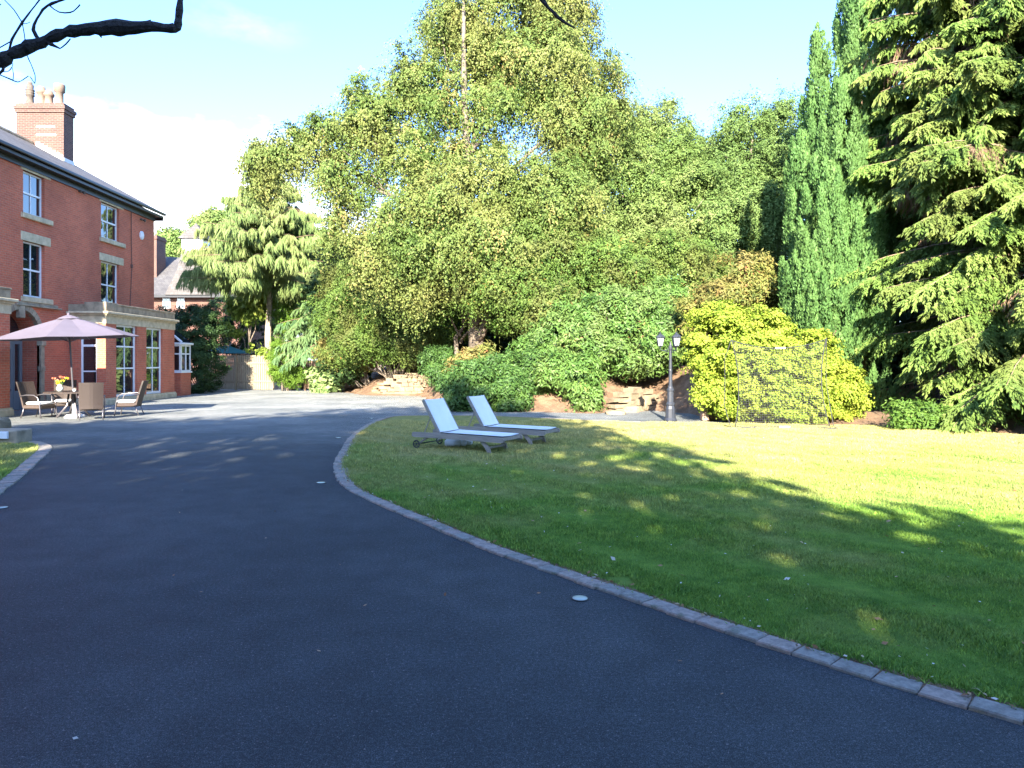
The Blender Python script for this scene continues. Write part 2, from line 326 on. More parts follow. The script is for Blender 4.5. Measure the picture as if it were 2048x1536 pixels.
def crown_points(lobes, total, sub=.34, clump=.32, droop=.0, flat=.7, per=34, shell=(.72, 1.04), back=.35, inner=.12, uni=0.0, spray=0.0, split=9):
    """fractal crown: lobe > sub-lobe > clump > leaf. lobes: (cx,cy,cz,rx,ry,rz[,weight])"""
    lobes = [tuple(l)+(1.0,)*(7-len(l)) for l in lobes]
    area = np.array([(l[3]*l[5]+l[4]*l[5]+l[3]*l[4])*l[6] for l in lobes]); share = area/area.sum()
    PP, OO, RR = [], [], []
    for l, s in zip(lobes, share):
        nl = int(total*s)
        if nl < 20: continue
        c = np.array(l[:3]); r = np.array(l[3:6]); rs = max(.22, sub*float(np.min(r)))
        ncl = max(3, nl//per); ns = max(4, int(ncl/split))
        d = dirs(ns*4); keep = (d[:, 1] < .25) | (rng.random(len(d)) < back); d = d[keep][:ns]; ns = len(d)
        sc_ = c+d*r*(rng.uniform(shell[0], shell[1], (ns, 1)))
        ia = rng.random(ns) < inner; sc_[ia] = c+d[ia]*r*rng.uniform(.2, .7, (ia.sum(), 1))
        srad = rs*rng.uniform(.6, 1.35, (ns, 1)); stint = rng.normal(0, .10, ns)
        si = rng.integers(0, ns, ncl); cd = dirs(ncl); cc = sc_[si]+cd*srad[si]*np.array([1, 1, .8])*rng.uniform(.6, 1.05, (ncl, 1))
        crad = clump*rng.uniform(.6, 1.3, (ncl, 1)); ctint = rng.normal(0, .12, ncl)
        li = rng.integers(0, ncl, nl); g = np.clip(rng.normal(size=(nl, 3)), -1.5, 1.5)*.5*crad[li]*np.array([1, 1, flat])
        P = cc[li]+g
        if droop: P[:, 2] -= np.minimum(np.abs(rng.normal(size=nl)), 1.8)*droop*crad[li][:, 0]
        if spray:
            nw = 7; td = unit(cd[:, None, :].repeat(nw, 1).reshape(-1, 3)*.55+rng.normal(size=(ncl*nw, 3))*.6+np.array([0, 0, -.15])).reshape(ncl, nw, 3); wl = rng.uniform(.5, 1.25, (ncl, nw))
            wi = rng.integers(0, nw, nl); t = rng.random(nl); ln = spray*wl[li, wi]; P = cc[li]+td[li, wi]*(ln*t)[:, None]+rng.normal(size=(nl, 3))*.035; P[:, 2] -= ln*t*t*droop*.55
        if uni: um_ = rng.random(nl) < uni; P[um_] = c+dirs(um_.sum())*r*(rng.random((um_.sum(), 1))**(1/3))*1.08
        out = unit(cd[li]*.6+(P-c)/r*.7)
        PP.append(P); OO.append(out); RR.append(np.clip(.5+stint[si][li]+ctint[li]+rng.normal(0, .10, nl), 0, 1))
    return np.concatenate(PP), np.concatenate(OO), np.concatenate(RR)
def crown(name, lobes, total, leaf, m, parent, down=.3, wr=.6, up=.25, **k):
    P, O, Rn = crown_points(lobes, total, **k); n = len(P)
    Nn = unit(O*1.0+rng.normal(size=(n, 3))*.45+np.array([0, -.15, up]))
    T = rng.normal(size=(n, 3)); T[:, 2] -= down*2; D = T-Nn*(T*Nn).sum(1, keepdims=True)
    L = leaf*rng.uniform(.65, 1.35, n)
    return leafmesh(name, P, D, Nn, L, L*wr, m, parent, Rn)
def LB(px, py, Y, rx, rz, ry=None, w=1.0):                  # a lobe by where it stands in the view and how large
    c = W(px, py, Y); a = rx*Y/F; b_ = rz*Y/F
    return (c.x, c.y, c.z, a, ry if ry else (a+b_)/2*.9, b_, w)
def limb(mb, a, b, r0, r1, sag=.15, seg=5, n=7, mi=0, wob=.12):
    a = Vector(a); b = Vector(b); L = (b-a).length; pts = []; rr = []
    for i in range(seg+1):
        t = i/seg; p = a.lerp(b, t)+Vector((0, 0, sag*L*math.sin(math.pi*t)))
        if 0 < i < seg: p += Vector(rng.normal(size=3))*wob*L/seg
        pts.append(p); rr.append(r0+(r1-r0)*t)
    mb.tube(pts, rr, n, mi); return pts
def tree(name, label, cat, base, lobes, total, leaf, lm, bark='bark', trunk_r=.25, fork=.35, group=None, nb=14, twigs=0, stems=None, **k):
    root = empty(name, base, label, cat, group)
    mb = MB(); base = Vector(base); tops = sorted(lobes, key=lambda l: -l[3]*l[5])[:nb]
    cx = sum(l[0]*l[3] for l in lobes)/sum(l[3] for l in lobes); cy = sum(l[1] for l in lobes)/len(lobes); zt = max(l[2] for l in lobes)
    zb = base.z; top = Vector((cx, cy, zt))
    trunk = [base-Vector((0, 0, .3))]
    for i in range(1, 8):
        t = i/7; trunk.append(base.lerp(top, t)+Vector((rng.normal()*.12, rng.normal()*.12, 0)))
    mb.tube(trunk, [trunk_r*(1.25 if i == 0 else 1-.8*i/7) for i in range(8)], 10)
    if stems:
        for s in stems: limb(mb, *s)
    off = base
    def shift(mbx): mbx.v = [tuple(Vector(v)-off) for v in mbx.v]; return mbx
    shift(mb).build('trunk', M[bark], root, True)
    bb = MB()
    for l in tops:
        c = Vector(l[:3]); zf = zb+(c.z-zb)*fork*1.0+rng.uniform(0, .25)*(c.z-zb); t = min(.95, max(.05, (zf-zb)/(zt-zb+1e-6)))
        s = base.lerp(top, t); r = trunk_r*(1-.8*t)*.55
        pts = limb(bb, s, c, max(.03, r), .03, .08, 6, 6)
        for q in range(max(2, int(7*twigs)) if twigs else 2):
            d = Vector(dirs(1)[0]); e = c+Vector((d.x*l[3], d.y*l[4], d.z*l[5]))*.9
            limb(bb, pts[rng.integers(3, 6)], e, .03, .008, .05, 4, 4)
    shift(bb).build('branches', M[bark], root, True)
    cr = crown('crown', lobes, total, leaf, lm, root, **k); cr.location = -off
    return root
def shrub(name, label, cat, base, lobes, total, leaf, lm, group=None, **k):
    base = Vector(base); root = empty(name, base, label, cat, group); mb = MB()
    for l in lobes:
        for q in range(3):
            e = Vector(l[:3])+Vector((rng.normal()*l[3]*.4, rng.normal()*l[4]*.3, rng.uniform(-.2, .5)*l[5])); limb(mb, base+Vector((rng.normal()*.2, rng.normal()*.1, -.1)), e, .035, .01, .05, 5, 5)
    mb.v = [tuple(Vector(v)-base) for v in mb.v]; mb.build('stems', M['bark'], root, True)
    cr = crown('foliage', lobes, total, leaf, lm, root, **k); cr.location = -base
    return root
# ------------------------------------------------------------------ ground
YB = [(-60, 60), (-16, 46), (-12, 41), (-9, 38.5), (-7.2, 36), (-5.8, 33.2), (-3, 32.6), (-2.4, 28.5), (-1.6, 24.6), (-.9, 23.2), (1, 22.6), (3.2, 21.8), (4.9, 23.2), (5.9, 22.5), (6.4, 19.6), (9.2, 17.9), (11.6, 15.6), (16, 14.2), (60, 14)]
AMP = [(-60, 0), (-11, 0), (-8, .7), (-5, 1.7), (5, 1.9), (8, 1.4), (10, .45), (60, .35)]
def lerp_t(t, x):
    for (a, b), (c, d) in zip(t, t[1:]):
        if a <= x <= c: return b+(d-b)*(x-a)/(c-a)
    return t[0][1] if x < t[0][0] else t[-1][1]
def gz(x, y):
    d = y-lerp_t(YB, x)
    if d <= 0: return -.015
    return -.015+lerp_t(AMP, x)*(1-math.exp(-d/2.6))+.05*math.sin(x*2.1+y)*min(1, d)
xs = sorted(set([-900, -300, -100]+[round(-60+i*1.5, 2) for i in range(28)]+[round(-18+i*.4, 2) for i in range(91)]+[20, 24, 30, 40, 60, 100, 300, 900]))
ys = sorted(set([-300, -60, -20, -5, 5]+[round(12+i*.4, 2) for i in range(86)]+[50, 56, 62, 75, 100, 200, 500, 1200]))
g = MB(); vs = [(x, y, gz(x, y) if y < 400 else 1.5) for y in ys for x in xs]; nx = len(xs)
fs = [(j*nx+i, j*nx+i+1, (j+1)*nx+i+1, (j+1)*nx+i) for j in range(len(ys)-1) for i in range(nx-1)]
g.add(vs, fs); tag(g.build('ground', M['soil'], smooth=True), kind='structure')
# drive
dv = [(-40, -14), (40, -14), (40, 6), (6.2, 17.5)]
far = [(x, lerp_t(YB, x)-.02) for x in (6.15, 5.9, 4.9, 3.2, 1, -1.6, -2.4, -3, -5.8, -7.2, -9, -12)]
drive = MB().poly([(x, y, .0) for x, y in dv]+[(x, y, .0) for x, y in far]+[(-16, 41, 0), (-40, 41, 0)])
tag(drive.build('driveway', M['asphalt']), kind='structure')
# lawn edge line (drive side of the paving blocks)
edge_px = [(2300, 1528), (2160, 1483), (2028, 1445), (1923, 1415), (1826, 1389), (1740, 1361), (1656, 1335), (1579, 1309), (1500, 1287), (1443, 1265), (1388, 1247), (1336, 1229), (1281, 1209), (1234, 1194), (1189, 1179),
           (1109, 1150), (1039, 1126), (977, 1103), (903, 1073), (831, 1041), (752, 1009), (696, 981), (674, 959), (667, 939), (670, 921), (683, 899), (698, 876), (722, 857), (748, 843), (772, 835), (797, 832), (865, 831), (985, 832), (1100, 836.8), (1229, 843), (1330, 845.5), (1425, 847)]
edge = [G(*p) for p in edge_px]
def catmull(P, step):
    out = []; n = len(P)
    for i in range(n-1):
        p0 = P[max(i-1, 0)]; p1 = P[i]; p2 = P[i+1]; p3 = P[min(i+2, n-1)]
        k = max(2, int((p2-p1).length/step))
        for j in range(k):
            t = j/k; out.append(.5*((2*p1)+(p2-p0)*t+(2*p0-5*p1+4*p2-p3)*t*t+(3*p1-p0-3*p2+p3)*t**3))
    out.append(P[-1]); return out
def smooth_line(P, it=6):
    P = [p.copy() for p in P]
    for _ in range(it): P = [P[0]]+[(P[i-1]+2*P[i]+P[i+1])/4 for i in range(1, len(P)-1)]+[P[-1]]
    return P
line = smooth_line(catmull(edge, .05), 25)
def offset(P, d):
    out = []
    for i, p in enumerate(P):
        t = (P[min(i+1, len(P)-1)]-P[max(i-1, 0)]).normalized(); out.append(p+Vector((t.y, -t.x, 0))*d)
    return out
S_in = 1   # the lawn lies on the right-hand side of the line when walking from near to far
def kerb(name, line, header, flip=1, wide=.135, zt=.022):
    V = []; Fc = []; Rn = []; i = 0; acc = 0; start = 0; L = [0]
    for a, b in zip(line, line[1:]): L.append(L[-1]+(b-a).length)
    def at(s):
        import bisect
        k = min(max(bisect.bisect_left(L, s), 1), len(line)-1); t = (s-L[k-1])/max(1e-6, L[k]-L[k-1]); p = line[k-1].lerp(line[k], t)
        q0 = line[max(0, k-3)]; q1 = line[min(len(line)-1, k+2)]; d = (q1-q0).normalized(); return p, Vector((d.y, -d.x, 0))*flip
    s = 0; flipc = 0
    while s < L[-1]-.21:
        h = header(at(s)[0]); bl, bw = (.104, .205) if h else (.205, wide)
        j = rng.uniform(.003, .009); a, na = at(s+j*.6); b, nb = at(s+bl-j*.6); e = rng.normal()*.006
        z = zt+rng.normal()*.0025; ch = .008; base = len(V)
        c4 = [a+na*e, b+nb*(e+rng.normal()*.005), b+nb*(bw+e), a+na*(bw+e)]; cen = sum(c4, Vector())/4
        V += [(p.x, p.y, -.03) for p in c4]+[(p.x, p.y, z-ch) for p in c4]+[(*(p+(cen-p).normalized()*ch*1.3).xy, z) for p in c4]
        for f in [(8, 9, 10, 11)]+[(k, (k+1) % 4, 4+(k+1) % 4, 4+k) for k in range(4)]+[(4+k, 4+(k+1) % 4, 8+(k+1) % 4, 8+k) for k in range(4)]: Fc.append(tuple(base+q for q in f))
        flipc += 1; Rn += [min(1, max(0, (.25 if (flipc+(rng.random() < .25)) % 2 else .75)+rng.normal()*.12))]*9
        s += bl
    me = bpy.data.meshes.new(name); me.from_pydata(V, [], Fc); at_ = me.attributes.new('rnd', 'FLOAT', 'FACE'); at_.data.foreach_set('value', Rn); me.materials.append(M['block'])
    o = bpy.data.objects.new(name, me); C.objects.link(o); return tag(o, kind='structure')
kerb('kerb', line, lambda p: 9.0 < p.y < 15.2 and p.x < -1.2)
def lawn_in(px): pass
inner = offset(line, .15)
lawn_pts = [p for p in inner[::2]]
lawn_poly = [(p.x, p.y) for p in lawn_pts]+[(6.6, 18.0), (7.6, 17.6), (9.2, 17.3), (10.2, 16.2), (11.6, 15.1), (13.5, 14.6), (16, 14.2), (40, 14.0), (40, -8), (lawn_pts[0].x+2, -8)]
lm_ = MB(); lm_.poly([(x, y, .014) for x, y in lawn_poly]); lawn = tag(lm_.build('lawn', M['turf']), kind='structure')
# soil strip between the blocks and the turf is the ground's own brown: a thin sheet
ss = MB(); o1 = offset(line, .05); o2 = offset(line, .185)
for i in range(len(o1)-1): ss.add([(*o1[i].xy, .008), (*o1[i+1].xy, .008), (*o2[i+1].xy, .0165), (*o2[i].xy, .0165)], [(0, 1, 2, 3)])
tag(ss.build('soil_strip', M['soil']), kind='structure')
# small island of grass at the left
isl = [G(-60, 884), G(0, 882), G(40, 882), G(75, 884), G(98, 890), G(104, 897), G(94, 910), G(78, 924), G(49, 951), G(0, 990), G(-90, 1060), G(-220, 1150)]
il = smooth_line(catmull(isl, .05), 30)
kerb('kerb', il, lambda p: True, flip=1)
iin = offset(il, .21); ip = [(p.x, p.y, .014) for p in iin[::3]]+[(-14, 4.5, .014), (-14, 13.4, .014)]
tag(MB().poly(ip).build('lawn', M['turf']), kind='structure')
# grass blades
def inside(poly, X, Y):
    r = np.zeros(len(X), bool); n = len(poly)
    for i in range(n):
        x1, y1 = poly[i][:2]; x2, y2 = poly[(i+1) % n][:2]
        c = ((y1 > Y) != (y2 > Y)) & (X < (x2-x1)*(Y-y1)/(y2-y1+1e-12)+x1); r ^= c
    return r
def blades(name, poly, zones, label):
    PX, PY, SZ = [], [], []
    for x0, x1, y0, y1, dens, size in zones:
        k = int((x1-x0)*(y1-y0)*dens); X = rng.uniform(x0, x1, k); Y = rng.uniform(y0, y1, k)
        ok = inside(poly, X, Y) & (np.abs(X-0.0275*Y) < .80*Y+3.5) ; PX.append(X[ok]); PY.append(Y[ok]); SZ.append(np.full(ok.sum(), size))
    X = np.concatenate(PX); Y = np.concatenate(PY); S = np.concatenate(SZ); n = len(X)
    P = np.stack([X, Y, np.full(n, .012)], 1); D = rng.normal(size=(n, 3))*.55; D[:, 2] = 1
    S = S*(1+.35*np.sin(X*1.9+np.sin(Y*1.3)*2)*np.sin(Y*2.3+X)+.25*np.sin(X*7+Y*5))
    o = leafmesh(name, P, D, dirs(n)+np.array([0, -1.2, 0]), S*rng.uniform(.5, 1.45, n), S*.16*rng.uniform(.7, 1.3, n)*(1+0*n), M['blade'], None)
    return tag(o, label, 'grass', kind='stuff')
blades('grass_blades', lawn_poly, [(1, 8, 2, 5.2, 14000, .024), (-1, 10, 5.2, 7.5, 8500, .028), (-3, 13, 7.5, 11, 3800, .036), (-4, 19, 11, 18.8, 2000, .042)], 'short mown grass of the large lawn inside the curved kerb')
blades('grass_blades', [(a, b) for a, b, _ in ip], [(-14, -6, 5, 14, 2500, .045)], 'short patchy grass of the small island at the left edge')
q_ = [line[i]+(inner[i]-line[i])*rng.uniform(.82, 1.5)+Vector((rng.normal()*.012, rng.normal()*.012, .005)) for i in rng.integers(0, len(line)*3//5, 9000) if rng.random() < .35+.6*(math.sin(i*.11)*math.sin(i*.037+1) > 0)]
P = np.array(q_); n_ = len(P); D = rng.normal(size=(n_, 3))*.7; D[:, 2] = .9
tag(leafmesh('grass_tufts', P, D, dirs(n_)+np.array([0, -1, 0]), rng.uniform(.025, .065, n_), .006, M['blade'], None), 'longer ragged grass tufts leaning over the inner edge of the kerb', 'grass', kind='stuff')
def litter(name, poly, k, box, size, mt, label, z=.03):
    X = rng.uniform(box[0], box[1], k); Y = box[2]+(box[3]-box[2])*rng.random(k)**1.5; ok = inside(poly, X, Y) if poly else np.ones(k, bool); X = X[ok]; Y = Y[ok]; n = len(X)
    D = rng.normal(size=(n, 3)); D[:, 2] *= .3; Nn = rng.normal(size=(n, 3))*.35; Nn[:, 2] = 1
    L = size*rng.uniform(.5, 1.3, n)
    return tag(leafmesh(name, np.stack([X, Y, np.full(n, z)], 1), D, Nn, L, L*.6, mt, None), label, 'fallen leaves', kind='stuff')
M['dead'] = leafmat('dead leaf', [(0, (.20, .09, .04)), (.5, (.34, .20, .10)), (.8, (.42, .33, .20)), (1, (.60, .58, .52))], trans=.1)
M['daisy'] = leafmat('daisy', [(0, (.5, .5, .45)), (1, (.75, .75, .7))], trans=.1)
litter('fallen_leaves', lawn_poly, 420, (-3, 9, 3.2, 12), .045, M['dead'], 'dry brown leaves scattered over the lawn near the kerb')
litter('daisies', lawn_poly, 900, (-3, 10, 3.4, 16), .018, M['daisy'], 'tiny white daisies dotted over the lawn', .034)
litter('fallen_leaves', None, 70, (-6, 1.6, 2.2, 9), .028, M['dead'], 'tiny pale dry leaves scattered on the dark drive', .006)
lw = [line[i]+Vector((rng.normal()*.03+.1, rng.normal()*.03+.1, 0)) for i in rng.integers(0, len(line)//2, 260)]
P = np.array([(p.x, p.y, .03) for p in lw]); n_ = len(P); D = rng.normal(size=(n_, 3)); D[:, 2] *= .4
tag(leafmesh('fallen_leaves', P, D, unit(rng.normal(size=(n_, 3))*.4+np.array([0, 0, 1])), rng.uniform(.02, .05, n_), .018, M['dead'], None), 'dry leaf litter gathered along the inner edge of the kerb', 'fallen leaves', kind='stuff')
# ------------------------------------------------------------------ the brick house
XW, XB = -15.35, -14.0       # planes of the main wall and of the bay fronts (both face +X)
house = empty('brick_house', (XW, 24, 0), 'three storey red brick house with slate roof, stone lintels and two flat roofed bays', 'house')
def H(mb, name, mats, parent=None, smooth=False):
    p = parent or house
    org = Vector((XW, 24, 0))
    mb2 = mb; V0 = [Vector(v) for v in mb.v]
    o = mb2.build(name, mats, None, smooth)
    me = o.data
    co = np.empty(len(me.vertices)*3, np.float32); me.vertices.foreach_get('co', co); co = co.reshape(-1, 3)-np.array(org, np.float32)
    me.vertices.foreach_set('co', co.ravel()); me.update(); o.parent = p
    return o
def wallx(mb, X, y0, y1, z0, z1, holes, depth=.16, mi=0):
    """wall in the plane x=X facing +X with rectangular holes (y0,y1,z0,z1) and their reveals"""
    ys_ = sorted({y0, y1}|{h[0] for h in holes}|{h[1] for h in holes}); zs_ = sorted({z0, z1}|{h[2] for h in holes}|{h[3] for h in holes})
    for a, b in zip(ys_, ys_[1:]):
        for c, d in zip(zs_, zs_[1:]):
            my, mz = (a+b)/2, (c+d)/2
            if any(h[0] < my < h[1] and h[2] < mz < h[3] for h in holes): continue
            mb.add([(X, a, c), (X, b, c), (X, b, d), (X, a, d)], [(0, 1, 2, 3)], mi)
    for a, b, c, d in holes:
        q = X-depth
        mb.add([(X, a, c), (q, a, c), (q, a, d), (X, a, d)], [(0, 1, 2, 3)], mi); mb.add([(X, b, c), (X, b, d), (q, b, d), (q, b, c)], [(0, 1, 2, 3)], mi)
        mb.add([(X, a, d), (q, a, d), (q, b, d), (X, b, d)], [(0, 1, 2, 3)], mi); mb.add([(X, a, c), (X, b, c), (q, b, c), (q, a, c)], [(0, 1, 2, 3)], mi)
NE, FE = 15.0, 32.2          # near and far ends of the house
upper = [(23.22, 24.33, 6.46, 7.86), (27.84, 29.2, 6.46, 7.86), (17.9, 19.1, 6.46, 7.86)]
mid = [(23.22, 24.33, 3.72, 5.55), (27.84, 29.2, 3.72, 5.55), (17.9, 19.1, 3.72, 5.55)]
arch_c, arch_r = 23.05, .98
arch = (arch_c-arch_r, arch_c+arch_r, 0.0, 3.3)
w = MB(); wallx(w, XW, NE, FE, 0, 8.3, upper+mid+[(arch_c-1.25, arch_c+1.25, 0.0, 3.35)], .17)
# brick left around the arch opening: jambs and spandrel
ra = 1.0; zs = 2.28; seg = 14
for sgn in (-1, 1):
    y_o = arch_c+sgn*1.25; pts = [(XW, y_o, 0), (XW, arch_c+sgn*ra, 0), (XW, arch_c+sgn*ra, zs)]
    w.add(pts[:2]+[(XW, arch_c+sgn*ra, zs), (XW, y_o, zs)], [(0, 1, 2, 3)] if sgn < 0 else [(3, 2, 1, 0)])
    for i in range(seg):
        a0 = math.pi/2*i/seg; a1 = math.pi/2*(i+1)/seg
        A = (XW, arch_c+sgn*ra*math.cos(a0), zs+ra*math.sin(a0)); B = (XW, arch_c+sgn*ra*math.cos(a1), zs+ra*math.sin(a1))
        zo0 = zs+1.07*math.sin(a0); zo1 = zs+1.07*math.sin(a1); yo0 = arch_c+sgn*1.25*math.cos(a0)**.25 if a0 < 1.57 else arch_c; 
        if i < seg//2: o0 = (XW, y_o, zs+1.07*i/(seg//2)); o1 = (XW, y_o, zs+1.07*(i+1)/(seg//2))
        else:
            f0 = (i-seg//2)/(seg-seg//2); f1 = (i+1-seg//2)/(seg-seg//2); o0 = (XW, y_o-sgn*1.25*f0, 3.35); o1 = (XW, y_o-sgn*1.25*f1, 3.35)
        w.add([A, B, o1, o0], [(0, 1, 2, 3)])
# porch recess: side walls, vault and back
for sgn in (-1, 1): w.add([(XW, arch_c+sgn*ra, 0), (XW-.75, arch_c+sgn*ra, 0), (XW-.75, arch_c+sgn*ra, zs), (XW, arch_c+sgn*ra, zs)], [(0, 1, 2, 3)])
for i in range(2*seg):
    a0 = math.pi*i/(2*seg); a1 = math.pi*(i+1)/(2*seg)
    w.add([(XW, arch_c+ra*math.cos(a0), zs+ra*math.sin(a0)), (XW-.75, arch_c+ra*math.cos(a0), zs+ra*math.sin(a0)), (XW-.75, arch_c+ra*math.cos(a1), zs+ra*math.sin(a1)), (XW, arch_c+ra*math.cos(a1), zs+ra*math.sin(a1))], [(0, 1, 2, 3)])
w.add([(XW-.75, arch_c-1.05, 0), (XW-.75, arch_c+1.05, 0), (XW-.75, arch_c+1.05, 3.34), (XW-.75, arch_c-1.05, 3.34)], [(0, 1, 2, 3)])
# other walls of the body, with gables
XR = -24.25; XG = (XW+XR)/2; ZR = 10.95
for y, fl in ((NE, 1), (FE, -1)):
    w.add([(XR, y, 0), (XW, y, 0), (XW, y, 8.3), (XG, y, ZR-.12), (XR, y, 8.3)], [(0, 1, 2, 3, 4)] if fl > 0 else [(4, 3, 2, 1, 0)])
w.add([(XR, NE, 0), (XR, NE, 8.3), (XR, FE, 8.3), (XR, FE, 0)], [(0, 1, 2, 3)])
H(w, 'wall', M['brick'])
# plinth of the main wall
for qa, qb in ((20.6, arch_c-1.32), (arch_c+1.32, 25.7)): pl = MB(); pl.box((XW, qa, 0), (XW+.05, qb, .45)); H(pl, 'plinth', M['stone_dk'])
# roof
rf = MB(); sl = (ZR-8.35)/(XG-(XW+.32))   # slope
e0, e1 = XW+.34, XR-.34; ze = 8.34
for (xe, s) in ((e0, 1), (e1, -1)):
    a = [(xe, NE-.3, ze), (xe, FE+.28, ze), (XG, FE+.28, ZR), (XG, NE-.3, ZR)]
    b = [(p[0], p[1], p[2]-.09) for p in a]
    rf.add(a+b, [(0, 1, 2, 3) if s > 0 else (3, 2, 1, 0), (4, 7, 6, 5) if s > 0 else (5, 6, 7, 4), (0, 4, 5, 1), (1, 5, 6, 2), (3, 7, 4, 0)])
roof = H(rf, 'roof', M['slate'])
rg = MB(); rg.tube([(XG, NE-.3, ZR+.01), (XG, FE+.28, ZR+.01)], .11, 8); H(rg, 'ridge', M['stone_dk'], roof)
gt = MB(); gt.box((e0-.02, NE-.3, 8.22), (e0+.10, FE+.26, 8.33), bev=.02); gt.box((XW, NE-.3, 8.10), (e0-.022, FE+.26, 8.20)); gt.box((XW+.003, NE, 7.93), (XW+.06, FE, 8.098))
gt.box((XW-.6, FE+.2, 8.0), (XW+.3, FE+.27, 8.215)); H(gt, 'gutter', M['black_gutter'])
dp = MB(); dp.tube([(XW+.04, 30.1, 8.0), (XW+.035, 30.1, 6.9), (XW+.035, 30.15, 5.6), (XW+.035, 30.0, 3.9)], .018, 6); dp.box((XW, 30.1, 5.55), (XW+.06, 30.2, 5.7)); H(dp, 'cable', M['brick_dark'])
# chimney
cx0, cx1, cy0, cy1 = -20.45, -18.42, 30.5, 31.22
ch = MB(); ch.box((cx0, cy0, 9.3), (cx1, cy1, 12.28)); ch.box((cx0-.05, cy0-.05, 12.28), (cx1+.05, cy1+.05, 12.42)); ch.box((cx0-.09, cy0-.09, 12.42), (cx1+.09, cy1+.09, 12.56)); ch.box((cx0-.02, cy0-.02, 12.56), (cx1+.02, cy1+.02, 12.68))
ch.box((cx0+.85, cy0-.006, 11.62), (cx0+1.65, cy0-.001, 11.69), 1); ch.box((cx0+.85, cy0-.006, 11.28), (cx0+1.7, cy0-.001, 11.35), 1)
chim = H(ch, 'chimney', [M['brick_old'], M['lead']], roof)
fl = MB()
def rz_(x): return 8.34+(ZR-8.34)*(e0-x)/(e0-XG)
for i in range(7):
    xa = XG+.2+i*.165; fl.box((xa, cy0-.02, rz_(xa+.165)-.02), (xa+.165, cy0+.01, rz_(xa)+.17))
fl.box((cx1-.01, cy0-.02, rz_(cx1)-.05), (cx1+.02, cy1+.02, rz_(cx1)+.15)); H(fl, 'flashing', M['lead'], chim)
pots = [(60, .98, 'soot', 0), (83, .78, 'terracotta', 1), (98, .62, 'terracotta', 1), (119, .88, 'terracotta', 2)]
for px, h, mt, k in pots:
    x = (px-HX)/F*30.86; p = MB(); o = (x, 30.86, 12.66)
    if k == 0: prof = [(.17, 0), (.17, .05), (.14, .08), (.125, .4), (.16, .43), (.16, .47), (.12, .49), (.16, .53), (.16, .57), (.12, .59), (.16, .63), (.16, .67), (.12, .7), (.13, .86), (.09, .9), (.08, .98)]
    elif k == 1: prof = [(.19, 0), (.18, .05), (.15, .1), (.14, h*.62), (.18, h*.66), (.19, h*.8), (.15, h*.88), (.13, h)]
    else: prof = [(.18, 0), (.17, .06), (.14, .1), (.135, h*.62), (.19, h*.66), (.20, h*.95), (.19, h), (.15, h)]
    p.lathe([(r_*1.15, z_*1.08) for r_, z_ in prof], 14, o=o); H(p, 'chimney_pot', M[mt], chim, True)
# windows of the main wall
def sash(a, b, c, d, X, bars=(.5,), trans=(.5,), t=.055, name='window', low=True):
    """frame, glazing bars; the glass is a child of the frame"""
    f = MB(); x0, x1 = X-.05, X
    f.box((x0, a, c), (x1, a+t, d)); f.box((x0, b-t, c), (x1, b, d)); f.box((x0, a+t, c), (x1, b-t, c+t*1.3)); f.box((x0, a+t, d-t), (x1, b-t, d))
    zsx = [c+t*1.3]+[c+(d-c)*q for q in trans]+[d-t]
    for q in trans: f.box((x0-.012, a+t, c+(d-c)*q-.028), (x1+.012, b-t, c+(d-c)*q+.028))
    for k in range(len(zsx)-1):
        za = zsx[k]+(.028 if k else 0); zb = zsx[k+1]-(.028 if k < len(zsx)-2 else 0)
        for q in bars: y = a+(b-a)*q; f.box((x0+.006, y-.016, za), (x1-.006, y+.016, zb))
    fo = H(f, name, M['white'])
    gl = MB(); gl.add([(X-.032, a+t*.5, c+t), (X-.032, b-t*.5, c+t), (X-.032, b-t*.5, d-t*.5), (X-.032, a+t*.5, d-t*.5)], [(0, 1, 2, 3)])
    H(gl, 'pane', M['glass'], fo); return fo
for a, b, c, d in upper+mid:
    fo = sash(a, b, c, d, XW-.11)
    bk = MB(); bk.add([(XW-.165, a-.01, c), (XW-.165, b+.01, c), (XW-.165, b+.01, d), (XW-.165, a-.01, d)], [(0, 1, 2, 3)]); H(bk, 'dark_backing', M['dark'], fo)  # flat dark sheet across the opening behind the pane
    s = MB(); s.box((XW-.1, a-.12, d+.0), (XW+.022, b+.32, d+.30), bev=.012); H(s, 'lintel', M['stone'])
    s = MB(); s.box((XW-.1, a-.12, c-.17), (XW+.09, b+.36, c-.0), bev=.015); H(s, 'sill', M['stone'])
# stone band, keystone and arch
s = MB(); s.box((XW, 22.9, 3.46), (XW+.06, 25.0, 3.545)); s.box((XW, 22.75, 3.40), (XW+.12, 25.15, 3.457), bev=.01); H(s, 'band', M['stone_dk'])
s = MB()
for i in range(18):
    a0 = math.pi*i/18+.008; a1 = math.pi*(i+1)/18-.008; r0, r1 = ra, ra+.2
    q = [(XW-.08, arch_c+r*math.cos(t), zs+r*math.sin(t)) for r, t in ((r0, a0), (r1, a0), (r1, a1), (r0, a1))]; q2 = [(XW+.07, p[1], p[2]) for p in q]
    s.add(q+q2, [(0, 1, 2, 3), (4, 7, 6, 5), (0, 4, 5, 1), (1, 5, 6, 2), (2, 6, 7, 3), (3, 7, 4, 0)])
for sgn in (-1, 1):
    y = arch_c+sgn*1.1; s.box((XW-.08, y-.1, .0), (XW+.055, y+.1, zs-.16)); s.box((XW-.08, y-.13, zs-.16), (XW+.10, y+.13, zs-.002), bev=.01); s.box((XW-.05, y-.11, 1.25), (XW+.075, y+.11, 1.42))
s.box((XW-.05, arch_c-.13, zs+.72), (XW+.11, arch_c+.13, 3.40), bev=.02); H(s, 'stone_arch', M['stone_dk'])
